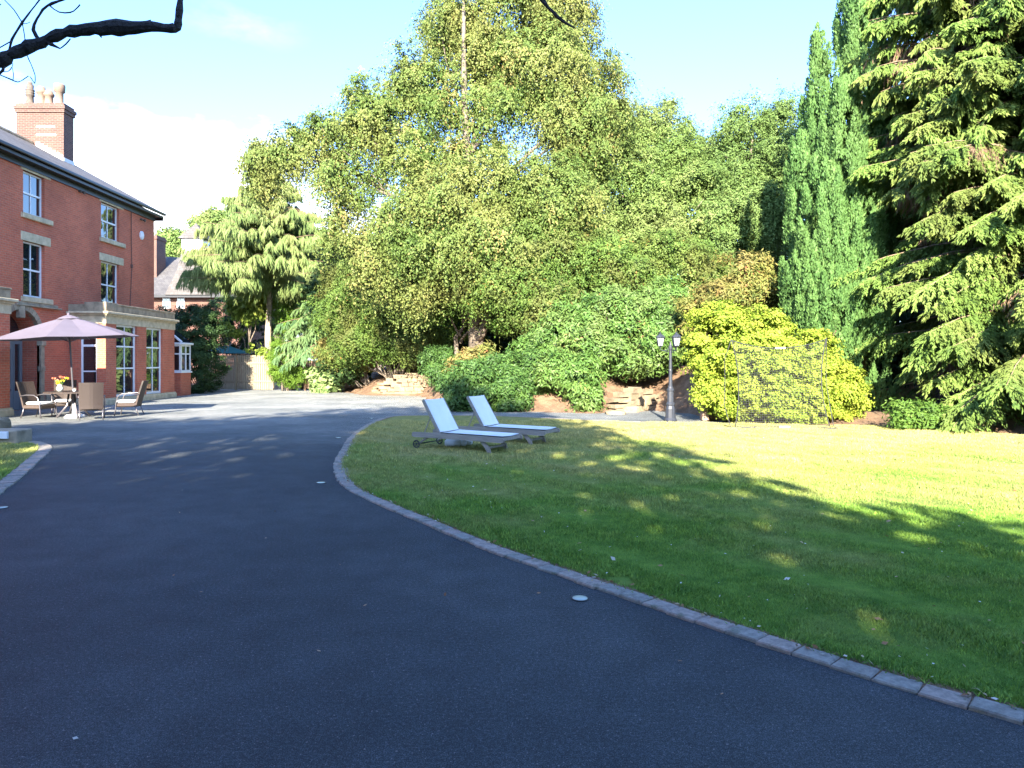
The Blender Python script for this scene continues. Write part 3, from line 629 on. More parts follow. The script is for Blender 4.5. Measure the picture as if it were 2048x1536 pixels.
xd = XW-.6; dr = MB(); y0, y1 = arch_c-.93, arch_c+.93
dr.box((xd, y0, 0), (xd+.07, y0+.12, 2.28)); dr.box((xd, y1-.12, 0), (xd+.07, y1, 2.28)); dr.box((xd, y0+.12, 2.16), (xd+.07, y1-.12, 2.28)); dr.box((xd, arch_c-.55, 0), (xd+.07, arch_c-.49, 2.16)); dr.box((xd, arch_c+.49, 0), (xd+.07, arch_c+.55, 2.16))
dr.box((xd+.01, arch_c-.49, 0), (xd+.055, arch_c+.49, .85)); dr.box((xd+.01, arch_c-.49, .85), (xd+.055, arch_c-.37, 2.16)); dr.box((xd+.01, arch_c+.37, .85), (xd+.055, arch_c+.49, 2.16)); dr.box((xd+.01, arch_c-.37, 2.0), (xd+.055, arch_c+.37, 2.16))
for sgn in (-1, 1): dr.box((xd+.015, arch_c+sgn*.55, 0), (xd+.05, arch_c+sgn*.81, .6))
door = H(dr, 'door', M['grey_door'])
gl = MB(); gl.add([(xd+.03, y0+.1, .55), (xd+.03, y1-.1, .55), (xd+.03, y1-.1, 2.2), (xd+.03, y0+.1, 2.2)], [(0, 1, 2, 3)])
gl.add([(xd+.03, arch_c-.9, 2.29), (xd+.03, arch_c+.9, 2.29)]+[(xd+.03, arch_c+.9*math.cos(t), 2.29+.9*math.sin(t)) for t in [math.pi*k/12 for k in range(1, 12)]], [tuple(range(13))]); H(gl, 'door_glass', M['glass'], door)
ov = MB(); ov.lathe([(.0, -.02), (.14, -.01), (.14, .01), (.0, .02)], 20, M=Matrix.Translation((xd+.07, arch_c-.02, 1.52)) @ Matrix.Diagonal((1, 1, 1.6, 1)) @ Matrix.Rotation(R(90), 4, 'Y')); H(ov, 'oval_light', M['plastic'], door)
hd = MB(); hd.tube([(xd+.07, arch_c+.32, .62), (xd+.13, arch_c+.32, .66), (xd+.07, arch_c+.32, .70)], .012, 6); H(hd, 'handle', M['steel_rim'], door)
# bays
def bay(y0, y1, wins, near_win=None):
    """flat roofed brick bay with stone frieze, cornice, parapet and plinth"""
    w = MB(); wallx(w, XB, y0, y1, .25, 2.96, wins, .14)
    if near_win:
        a, b, c, d = near_win
        for q in ((XW, a, .25, 2.96), (b, XB, .25, 2.96), (a, b, .25, c), (a, b, d, 2.96)): 
            if q[3]-q[2] > .01: w.add([(q[0], y0, q[2]), (q[1], y0, q[2]), (q[1], y0, q[3]), (q[0], y0, q[3])], [(0, 1, 2, 3)])
        for x in (a, b): w.add([(x, y0, c), (x, y0+.14, c), (x, y0+.14, d), (x, y0, d)], [(0, 1, 2, 3)])
    else: w.add([(XW, y0, .25), (XB, y0, .25), (XB, y0, 2.96), (XW, y0, 2.96)], [(0, 1, 2, 3)])
    w.add([(XW, y1, .25), (XB, y1, .25), (XB, y1, 2.96), (XW, y1, 2.96)], [(3, 2, 1, 0)])
    H(w, 'bay_wall', M['brick'])
    s = MB(); s.box((XW, y0-.07, 0), (XB+.08, y1+.07, .20), bev=.015); s.box((XW, y0-.04, .20), (XB+.05, y1+.04, .25)); H(s, 'bay_plinth', M['stone'])
    s = MB(); s.box((XW, y0-.025, 2.96), (XB+.025, y1+.025, 3.25)); H(s, 'frieze', M['stone'])
    s = MB(); s.box((XW, y0-.08, 3.25), (XB+.08, y1+.08, 3.31)); s.box((XW, y0-.16, 3.31), (XB+.16, y1+.16, 3.40), bev=.015); H(s, 'cornice', M['stone'])
    s = MB(); s.box((XW, y0-.01, 3.40), (XB+.01, y1+.01, 3.66)); s.box((XB-.75, y0-.05, 3.402), (XB+.04, y0+.75, 3.74), bev=.01); s.box((XW, y0+.75, 3.66), (XB+.035, y1+.035, 3.72), bev=.01); H(s, 'parapet', M['stone_dk'])
bay(25.7, 31.25, [(26.42, 27.95, .25, 2.96), (28.72, 30.12, .25, 2.96)], (-14.93, -14.33, .25, 2.9))
for a, b in ((26.42, 27.95), (28.72, 30.12)):
    fo = sash(a, b, .25, 2.96, XB-.08, trans=(.395, .70), t=.07, name='french_window')
    cu = MB()
    for k in range(9): cu.box((XB-.13-.02*(k % 2), b-.46+k*.045, .3), (XB-.12-.02*(k % 2), b-.42+k*.045, 2.9))
f = MB(); a, b, c, d = -14.93, -14.33, .25, 2.9; y = 25.78
for q in ((a, c, a+.06, d), (b-.06, c, b, d), (a+.06, c, b-.06, c+.08), (a+.06, d-.06, b-.06, d), (a+.06, 2.12, b-.06, 2.2), (a+.06, 1.2, b-.06, 1.25)): f.box((q[0], y, q[1]), (q[2], y+.05, q[3]))
fo = H(f, 'french_window', M['white']); gl = MB(); gl.add([(a+.03, y+.03, c+.03), (b-.03, y+.03, c+.03), (b-.03, y+.03, d-.03), (a+.03, y+.03, d-.03)], [(0, 1, 2, 3)]); H(gl, 'pane', M['glass'], fo)
bay(15.6, 20.6, [(16.3, 17.7, .25, 2.96), (18.5, 19.8, .25, 2.96)])
for a, b in ((16.3, 17.7), (18.5, 19.8)): sash(a, b, .25, 2.96, XB-.08, trans=(.395, .70), t=.07, name='french_window')
# alarm box, lamps, small notice
al = MB(); al.lathe([(.0, 0), (.16, 0), (.17, .02), (.16, .07), (.1, .1), (.0, .105)], 20, M=Matrix.Translation((XW, 31.0, 7.08)) @ Matrix.Diagonal((1, .9, 1.15, 1)) @ Matrix.Rotation(R(90), 4, 'Y')); H(al, 'alarm_box', M['white'])
for y, z in ((26.35, 8.02-.12), (30.95, 7.72+.05)):
    sl_ = MB(); sl_.box((XW, y-.05, z-.04), (XW+.1, y+.05, z+.04), bev=.01); sl_.lathe([(.03, 0), (.05, .06), (.06, .12), (0, .125)], 10, M=Matrix.Translation((XW+.06, y+.1, z)) @ Matrix.Rotation(R(110), 4, 'Y')); H(sl_, 'security_light', M['soot'])
nb_ = MB(); nb_.box((XW+.055, arch_c-1.19, 1.62), (XW+.10, arch_c-1.03, 1.82)); H(nb_, 'wall_lantern', M['black_gutter'])
# conservatory
cons = empty('conservatory', (-14.9, 33.8, 0), 'small white framed conservatory on a brick base beyond the far bay', 'conservatory')
def CB(mb, name, m_, p=None):
    mb.v = [tuple(Vector(v)-Vector((-14.9, 33.8, 0))) for v in mb.v]; return mb.build(name, m_, p or cons)
x0, x1, y0, y1 = -16.6, -14.32, 32.6, 33.7
c = MB(); c.box((x0, y0, 0), (x1, y1, 1.05)); CB(c, 'base_wall', M['brick'])
c = MB(); c.box((x0, y0-.07, 1.05), (x1+.07, y1, 1.12)); c.box((x0, y0, 1.12), (x0+.08, y0+.07, 2.35))
for x in (x1-.07, x1-.62, x1-1.2): c.box((x, y0, 1.12), (x+.07, y0+.07, 2.35))
for q in (1.12, 1.9, 2.28): c.box((x0, y0+.005, q), (x1, y0+.065, q+.06))
for y in (y0+.07, y0+.55, y1-.07): c.box((x1-.07, y, 1.12), (x1, y+.07, 2.35))
for q in (1.12, 1.9, 2.28): c.box((x1-.065, y0+.07, q), (x1-.005, y1, q+.06))
c.box((x0, y0-.1, 2.35), (x1+.14, y1, 2.45), bev=.02); CB(c, 'frame', M['white'])
c = MB(); xm = -16.6; zt_ = 4.0
for a, b in (((x1+.05, 2.47), (xm, 4.35)),): c.tube([(a[0], y0, a[1]), (b[0], y0, b[1])], .055, 6)
for t in (.3, .62): 
    xx = x1+(xm-x1)*t; c.tube([(xx, y0, 2.45), (xx, y0, 2.47+(4.35-2.47)*t)], .03, 6)
c.tube([(x1-.35, y0, 2.75), (x1-.9, y0, 2.5)], .02, 6); CB(c, 'gable_frame', M['white'])
c = MB(); c.add([(x0, y0+.035, 1.12), (x1-.03, y0+.035, 1.12), (x1-.03, y0+.035, 2.35), (x0, y0+.035, 2.35)], [(0, 1, 2, 3)]); c.add([(x1-.03, y0+.035, 1.12), (x1-.03, y1, 1.12), (x1-.03, y1, 2.35), (x1-.03, y0+.035, 2.35)], [(0, 1, 2, 3)])
c.add([(x1, y0+.03, 2.46), (xm, y0+.03, 2.46), (xm, y0+.03, 4.3)], [(0, 1, 2)]); c.add([(x1+.05, y0-.05, 2.47), (xm, y0-.05, 4.37), (xm, y1, 4.37), (x1+.05, y1, 2.47)], [(0, 1, 2, 3)]); CB(c, 'pane', M['glass'])
# ------------------------------------------------------------------ the house beyond the hedge
hb = empty('slate_roofed_house', (-22, 56, 0), 'dark brick house with long slate roof and a pale square turret behind the tall hedge', 'house')
Yh = 52.0; zb0 = W(0, 588, Yh).z; zr0 = W(0, 505, Yh+5).z
def HB(mb, name, m_, p=None):
    mb.v = [tuple(Vector(v)-Vector((-22, 56, 0))) for v in mb.v]; return mb.build(name, m_, p or hb)
xa, xb = W(250, 0, Yh).x, W(490, 0, Yh).x
wb = MB(); wb.box((xa, Yh, 0), (xb, Yh+10, zb0)); HB(wb, 'wall', M['brick_dark'])
rb = MB(); zr0 = W(0, 520, Yh+5).z; rb.add([(xa-.5, Yh-.5, zb0-.1), (xb+.5, Yh-.5, zb0-.1), (xb-3, Yh+5, zr0), (xa, Yh+5, zr0+.3), (xb+.5, Yh+10.5, zb0-.1), (xa-.5, Yh+10.5, zb0-.1)], [(0, 1, 2, 3), (1, 4, 2), (4, 5, 3, 2), (0, 3, 5)]); rfb = HB(rb, 'roof', M['slate'])
gb = MB(); gb.box((xa-.5, Yh-.6, zb0-.3), (xb+.5, Yh-.5, zb0-.1)); HB(gb, 'gutter', M['black_gutter'])
p0 = W(319, 0, Yh+3).x; cb = MB(); cb.box((p0-.5, Yh+2, zb0), (p0+.25, Yh+3.5, W(0, 470, Yh+2).z)); cb.box((p0-.56, Yh+1.94, W(0, 478, Yh+2).z), (p0+.31, Yh+3.56, W(0, 473, Yh+2).z)); HB(cb, 'chimney', M['brick_old'], rfb)
# turret: flared pale skirt, louvred box, pyramid cap
Yt = Yh+.2; x_l, x_r = W(364, 0, Yt).x, W(404, 0, Yt).x; d_ = x_r-x_l; zt0, zt1 = W(0, 545, Yt).z, W(0, 500, Yt).z; zt2 = W(0, 477, Yt).z; ztop = W(0, 446, Yt+.7).z; zsk = W(0, 592, Yt).z
def sq(x0, x1, y0, y1, z): return [(x0, y0, z), (x1, y0, z), (x1, y1, z), (x0, y1, z)]
tr = MB(); q0 = sq(x_l-.85, x_r+.95, Yt-.9, Yt+d_+1, zsk); q1 = sq(x_l-.25, x_r+.25, Yt-.25, Yt+d_+.3, W(0, 540, Yt).z); q2 = sq(x_l, x_r, Yt, Yt+d_, zt1); tr.add(q0+q1+q2, [(0, 1, 5, 4), (1, 2, 6, 5), (3, 0, 4, 7), (2, 3, 7, 6), (4, 5, 9, 8), (5, 6, 10, 9), (7, 4, 8, 11), (6, 7, 11, 10)]); tur = HB(tr, 'turret', M['slate_pale'])
tr = MB(); tr.box((x_l-.02, Yt-.02, zt1-.02), (x_r+.02, Yt+d_+.02, zt2)); HB(tr, 'turret_box', M['white'], tur)
tr = MB(); tr.add(sq(x_l-.22, x_r+.3, Yt-.25, Yt+d_+.3, zt2)+[((x_l+x_r)/2, Yt+d_/2, ztop)], [(0, 1, 4), (1, 2, 4), (2, 3, 4), (3, 0, 4), (3, 2, 1, 0)]); HB(tr, 'turret_cap', M['slate_pale'], tur)
for px in (333, 362):
    q = W(px, 602, Yh-.03); f = MB(); f.box((q.x-.28, q.y-.03, q.z-.55), (q.x+.28, q.y+.02, q.z+.35)); fo = HB(f, 'window', M['white']); g_ = MB(); g_.box((q.x-.23, q.y-.04, q.z-.5), (q.x-.02, q.y-.032, q.z+.3)); g_.box((q.x+.02, q.y-.04, q.z-.5), (q.x+.23, q.y-.032, q.z+.3)); HB(g_, 'pane', M['glass'], fo)
# ------------------------------------------------------------------ fences
def fence(a, b, h, m_, label, post_every=2.2, bw=.1, gap=.022, rails=(.45, 1.45)):
    a = Vector(a); b = Vector(b); L = (b-a).length; d = (b-a)/L; nrm = Vector((d.y, -d.x, 0)); root = empty('timber_fence', a, label, 'fence')
    Mx = Matrix(((d.x, nrm.x, 0, 0), (d.y, nrm.y, 0, 0), (0, 0, 1, 0), (0, 0, 0, 1))); bd = MB(); s = 0
    while s < L-bw: hh = h+rng.normal()*.012; tl = rng.normal()*.006; bd.add([(s+tl, -.01, .03), (s+bw+tl, -.01, .03), (s+bw, -.01, hh), (s, -.01, hh), (s+tl, .01, .03), (s+bw+tl, .01, .03), (s+bw, .01, hh), (s, .01, hh)], [(0, 1, 2, 3), (7, 6, 5, 4), (0, 4, 5, 1), (3, 2, 6, 7), (1, 5, 6, 2), (0, 3, 7, 4)], 0, Mx); s += bw+gap+rng.uniform(0, .006)
    bd.build('boards', m_, root); 
    for z in rails: r_ = MB(); r_.box((0, .012, z), (L, .05, z+.08), M=Mx); r_.build('rail', m_, root)
    s = 0
    while s <= L: p_ = MB(); p_.box((s-.045, .012+.04, -.1), (s+.045, .13, h-.04), M=Mx); p_.build('post', m_, root); s += post_every
    return root
fence((W(400, 0, 39.6).x, 39.6, 0), (W(548, 0, 38.9).x, 38.9, 0), 1.92, M['fence'], 'pale vertical board fence between the tall hedge and the larch trunk')
fence((W(612, 0, 38.3).x, 38.3, .1), (W(732, 0, 36.2).x, 36.6, .35), 1.55, M['fence_br'], 'low reddish brown board fence behind the rockery plants', rails=(.35, 1.1))
# green parasol beyond the fence
gp = empty('parasol', W(452, 720, 42.5)*1, 'dark green parasol seen over the pale board fence', 'parasol'); gp.location.z = 0
t_ = MB(); t_.lathe([(1.55, 2.05), (.8, 2.3), (.03, 2.55)], 8); t_.build('canopy', M['teal'], gp); t_ = MB(); t_.tube([(0, 0, 0), (0, 0, 2.5)], .025, 8); t_.build('pole', M['alu'], gp)
# ------------------------------------------------------------------ stone walls, rockery, steps
def stone_wall(name, pts, h0, h1, label, cat='wall', thick=.35, rows=5, mt='rock', lie=0):
    """dressed boulders laid in courses along a curve"""
    P = smooth_line(catmull([Vector(p) for p in pts], .08), 4); root = MB(); n = len(P)
    for r_ in range(rows):
        s = rng.integers(0, 4)
        while s < n-3:
            k = int(rng.integers(3, 8)); e = min(n-1, s+k); a, b = P[s], P[e]; t = (s+e)/2/n; hh = (h0+(h1-h0)*math.sin(math.pi*min(1, t*1.1)))/rows
            d = (b-a); L = d.length; d = d.normalized(); nr = Vector((d.y, -d.x, 0)); z = a.z+r_*hh; jut = rng.uniform(-.03, .04)
            vs_ = []
            for q in ((0, 0), (L-.015, 0), (L-.015, thick), (0, thick)):
                for zz in (z, z+hh-.012): vs_.append(a+d*(q[0]+rng.normal()*.008)-nr*(q[1]-jut+r_*.03+rng.normal()*.012)+Vector((0, 0, zz-a.z+rng.normal()*.006)))
            root.add(vs_, [(0, 2, 3, 1), (2, 4, 5, 3), (4, 6, 7, 5), (6, 0, 1, 7), (1, 3, 5, 7), (0, 6, 4, 2)]); s = e
    return tag(root.build(name, M[mt]), label, cat)
stone_wall('stone_wall', [G(742, 790), G(800, 791), G(880, 791), (-1.4, 32.9, 0)], .25, 1.05, 'low curved pale stone retaining wall at the foot of the bank, left of the loungers', rows=5)
stone_wall('stone_wall', [(-4.6, 34.3, 1.0), (-3, 34.5, 1.15), (-.6, 34.3, 1.2)], .6, .65, 'upper stone retaining wall in shade above the pale curved one', rows=3)
stone_wall('stone_wall', [G(1232, 826), G(1270, 824), G(1300, 821), G(1336, 819)], .35, .78, 'stone retaining wall beside the steps behind the lamp post', rows=4)
def rock(name, loc, size, label, seed, mt='rock', group=None):
    r2 = np.random.default_rng(seed); mb = MB(); n1, n2 = 7, 10; vs_ = []
    for i in range(n1+1):
        for j in range(n2):
            ph = math.pi*i/n1; th = 2*math.pi*j/n2; v = np.array([math.sin(ph)*math.cos(th), math.sin(ph)*math.sin(th), math.cos(ph)]); v = np.sign(v)*np.abs(v)**.55*(1+r2.normal()*.06); vs_.append(tuple(v*np.array(size)*.5))
    fs_ = [(i*n2+j, i*n2+(j+1) % n2, (i+1)*n2+(j+1) % n2, (i+1)*n2+j) for i in range(n1) for j in range(n2)]
    mb.add(vs_, fs_); o = mb.build(name, M[mt]); o.location = Vector(loc)+Vector((0, 0, size[2]*.42)); o.rotation_euler = (0, 0, r2.uniform(-.3, .3)); return tag(o, label, 'rock', group)
rock('stone_slab', G(1243, 823)+Vector((0, .3, .14)), (.85, .4, .16), 'long pale stone slab lying on top of another below the rhododendron', 3)
rock('stone_slab', G(1232, 829)+Vector((0, .1, -.03)), (.62, .4, .16), 'pale stone slab lowest at the left end of the wall by the steps', 4)
rock('boulder', G(1262, 825)+Vector((0, .15, -.03)), (.6, .45, .26), 'rounded pale boulder under the top slab beside the steps', 5)
rock('boulder', G(1282, 822)+Vector((0, .2, 0)), (.5, .45, .42), 'brownish boulder against the wall left of the lamp post', 6)
for i, (px, py, s) in enumerate(((610, 778, .7), (628, 776, .9), (585, 780, .5), (648, 780, .5), (598, 770, .6), (668, 783, .4))):
    lab = ['whitish boulder at the left of the rockery beside the ball shaped conifer', 'largest whitish boulder of the rockery under the broad leaved plant', 'small flat stone at the foot of the ball shaped conifer', 'low stone at the edge of the drive in front of the rockery plant', 'boulder behind the others in the rockery near the conifer', 'smallest rockery stone at the right by the brown soil'][i]
    rock('boulder', G(px, py), (s, s*.8, s*.75), lab, 10+i, group='rockery stones')
# steps up the bank behind the lamp
st = empty('garden_steps', (6.0, 23.4, 0), 'grey stone garden steps climbing the bank in shade behind the lamp post', 'steps')
for i in range(6):
    t_ = MB(); t_.box((-1.0, .0+i*.36, i*.165-.02), (1.0, .42+i*.36, (i+1)*.165-.045)); t_.box((-1.03, -.03+i*.36, (i+1)*.165-.045), (1.03, .42+i*.36, (i+1)*.165), bev=.01); t_.build('step', M['stone_dk'], st)
tp = MB(); p = G(1412, 842); tp.box((p.x-.09, p.y, 0), (p.x+.09, p.y+.18, .42), bev=.02); tp.box((p.x-.07, p.y+.2, 0), (p.x+1.1, p.y+.32, .34)); tag(tp.build('timber_edging', M['fence_br'], loc=(p.x, p.y, 0)), 'short timber post and edging board between the path and the yellow shrub', 'edging')
# block pier with light at the far left
bp = empty('stone_pier', G(8, 889), 'low grey stone block at the corner of the grass island', 'pier')
t_ = MB(); t_.box((-.9, 0, 0), (.26, .45, .27), bev=.02); t_.build('block', M['stone_dk'], bp)
t_ = MB(); t_.box((-.12, -.06, .11), (.10, -.005, .25), bev=.01); t_.build('light_panel', M['plastic'], bp)
rock('boulder', G(-18, 872)+Vector((-.1, .3, 0)), (.5, .5, .40), 'rounded stone standing behind the low grey block at the left edge', 31)
# ------------------------------------------------------------------ patio set
def chair(loc, rz, label, first=None):
    root = empty('wicker_chair', loc, label, 'chair', 'wicker chairs round the patio table', rz)
    if first:
        for ch_ in first.children:
            c = ch_.copy(); C.objects.link(c); c.parent = root
        return root
    b = MB(); n = 7
    def bp(u, v, o):   # u across, v up, o thickness
        y = (u-.5)*.56; z = .30+v*.72; x = -.27-.20*v**1.15+.035*math.cos((u-.5)*2.6)*-1-o+.03*abs(u-.5)*2
        return (x, y*(1+.06*v), z)
    vs = [bp(i/n, j/n, o) for o in (0, .045) for j in range(n+1) for i in range(n+1)]; q = (n+1)**2; fs = []
    for j in range(n):
        for i in range(n):
            a = j*(n+1)+i; fs += [(a, a+1, a+n+2, a+n+1), (q+a, q+a+n+1, q+a+n+2, q+a+1)]
    for i in range(n): fs += [(i, q+i, q+i+1, i+1), (n*(n+1)+i, n*(n+1)+i+1, q+n*(n+1)+i+1, q+n*(n+1)+i), (i*(n+1), (i+1)*(n+1), q+(i+1)*(n+1), q+i*(n+1)), (i*(n+1)+n, q+i*(n+1)+n, q+(i+1)*(n+1)+n, (i+1)*(n+1)+n)]
    b.add(vs, fs); b.build('backrest', M['wicker'], root)
    s = MB(); s.box((-.30, -.28, .26), (.27, .28, .38), bev=.03); s.build('seat', M['wicker'], root)
    c = MB(); c.box((-.24, -.25, .382), (.26, .25, .46), bev=.03); c.build('cushion', M['cushion'], root, True)
    for sg in (-1, 1):
        a = MB(); y = sg*.30; a.tube([(-.36, y, .62), (-.15, y*1.03, .655), (.08, y*1.04, .65), (.20, y*1.03, .58), (.25, y, .38), (.26, y, .18), (.29, y, .012)], .016, 8); a.build('armrest', M['alu'], root, True)
        l = MB(); l.tube([(-.26, y*.9, .30), (-.30, y*.9, .15), (-.36, y*.92, .012)], .016, 8); l.build('leg', M['alu'], root, True)
    return root
c0 = chair((-12.72, 19.95, 0), R(-8), 'wicker chair at the left of the patio table, seen from the side facing right')
chair((-12.75, 21.15, 0), R(-62), 'wicker chair on the far side of the patio table in front of the arched door', c0)
chair((-10.98, 19.45, 0), R(118), 'wicker chair nearest the camera with its back turned, right of the table centre', c0)
chair((-10.72, 20.9, 0), R(192), 'wicker chair at the right of the patio table with its back to the bay window', c0)
TB = Vector((-11.86, 20.1, 0))
t = empty('patio_table', TB, 'round grey topped patio table under the mauve parasol', 'table')
tt = MB(); tt.lathe([(0, .695), (.70, .695), (.74, .705), (.74, .735), (.70, .745), (0, .745)], 32); tt.build('tabletop', M['wicker'], t)
for k in range(4):
    a = math.pi/4+k*math.pi/2; l = MB(); l.tube([(.12*math.cos(a), .12*math.sin(a), .69), (.16*math.cos(a), .16*math.sin(a), .35), (.42*math.cos(a), .42*math.sin(a), .02)], .028, 8); l.build('leg', M['alu'], t, True)
um = empty('parasol', TB+Vector((.02, .02, 0)), 'large mauve hexagonal parasol open over the patio table', 'parasol'); um.rotation_euler = (R(1.5), R(-2.6), 0)
cn = MB(); Rr = 1.86; ns = 6; K = 8; V = []; Fc = []
def cpt(r_, a, th=0):
    k = (a-R(-16))/R(60); fr = abs((k % 1)-.5)*2; chord = math.cos(R(30))/math.cos(R(30)*(1-fr) if True else 1)
    an = (k % 1-.5)*R(60); rr = Rr*r_*math.cos(R(30))/math.cos(an); sag = (1-fr)*.10*math.sin(math.pi*min(1, r_*.85)); 
    return (rr*math.cos(a), rr*math.sin(a), 2.86-.60*r_**1.12-.0*r_-sag*.5-th)
m_ = 48
for th in (0, .008):
    for i in range(K+1):
        for j in range(m_): V.append(cpt(.09+.91*i/K, 2*math.pi*j/m_+R(-16), th))
q = (K+1)*m_
for i in range(K):
    for j in range(m_):
        a, b, c_, d = i*m_+j, i*m_+(j+1) % m_, (i+1)*m_+(j+1) % m_, (i+1)*m_+j; Fc += [(a, d, c_, b), (q+a, q+b, q+c_, q+d)]
cn.add(V, Fc); cn.build('canopy', M['parasol'], um)
vt = MB(); vt.lathe([(.30, 2.79), (.22, 2.84), (.05, 2.90), (0, 2.905)], 12); vt.lathe([(.035, 2.89), (.035, 2.95), (.0, 2.97)], 10); vt.build('vent_cap', M['parasol'], um)
for k in range(6):
    a = R(-16+60*k); rb_ = MB(); rb_.tube([(.04*math.cos(a), .04*math.sin(a), 2.80), (Rr*.96*math.cos(a), Rr*.96*math.sin(a), 2.245)], .010, 5); rb_.tube([(.04*math.cos(a), .04*math.sin(a), 2.15), (Rr*.5*math.cos(a), Rr*.5*math.sin(a), 2.54)], .008, 5); rb_.build('rib', M['alu'], um)
po = MB(); po.tube([(0, 0, .05), (-.01, 0, 2.88)], .024, 10); po.build('pole', M['alu'], um)
ba = MB(); ba.lathe([(.26, 0), (.26, .05), (.2, .09), (.05, .11), (.045, .4), (0, .41)], 20); ba.build('base', M['plastic'], um)
vs_ = empty('flower_vase', TB+Vector((-.28, -.18, .747)), 'small glass vase of coral and yellow flowers on the patio table', 'vase')
v = MB(); v.lathe([(.045, 0), (.085, .05), (.09, .1), (.05, .16), (.055, .19), (.04, .19)], 16); v.build('vase', M['ceramic'], vs_, True)
for k, (dx, dy, dz, mt) in enumerate(((-.17, 0, .36, 'flower_p'), (-.10, .05, .30, 'flower_p'), (-.02, -.05, .27, 'flower_y'), (.05, .04, .29, 'flower_y'), (.10, 0, .38, 'flower_p'), (.17, .03, .36, 'flower_y'), (.04, -.02, .40, 'flower_p'), (-.05, .0, .22, 'flower_y'))):
    fm = MB(); c_ = Vector((dx, dy, dz)); fm.tube([(0, 0, .12), c_*.6+Vector((0, 0, .05)), c_], .005, 4, 1)
    for i in range(12):
        d = Vector(dirs(1)[0]); d.z = abs(d.z)*.7; s_ = Vector(dirs(1)[0]).cross(d).normalized()*.03; fm.add([c_, c_+d*.035+s_, c_+d*.065, c_+d*.035-s_], [(0, 1, 2, 3)])
    fm.build('flower', [M[mt], M['stemg'] if 'stemg' in M else M['bark']], vs_)
cup = MB(); cup.lathe([(.03, 0), (.04, .07), (.036, .07), (.028, .01)], 12); tag(cup.build('cup', M['cushion'], smooth=True), 'small white cup on the patio table beside the parasol pole', 'cup').location = TB+Vector((.2, -.3, .747))
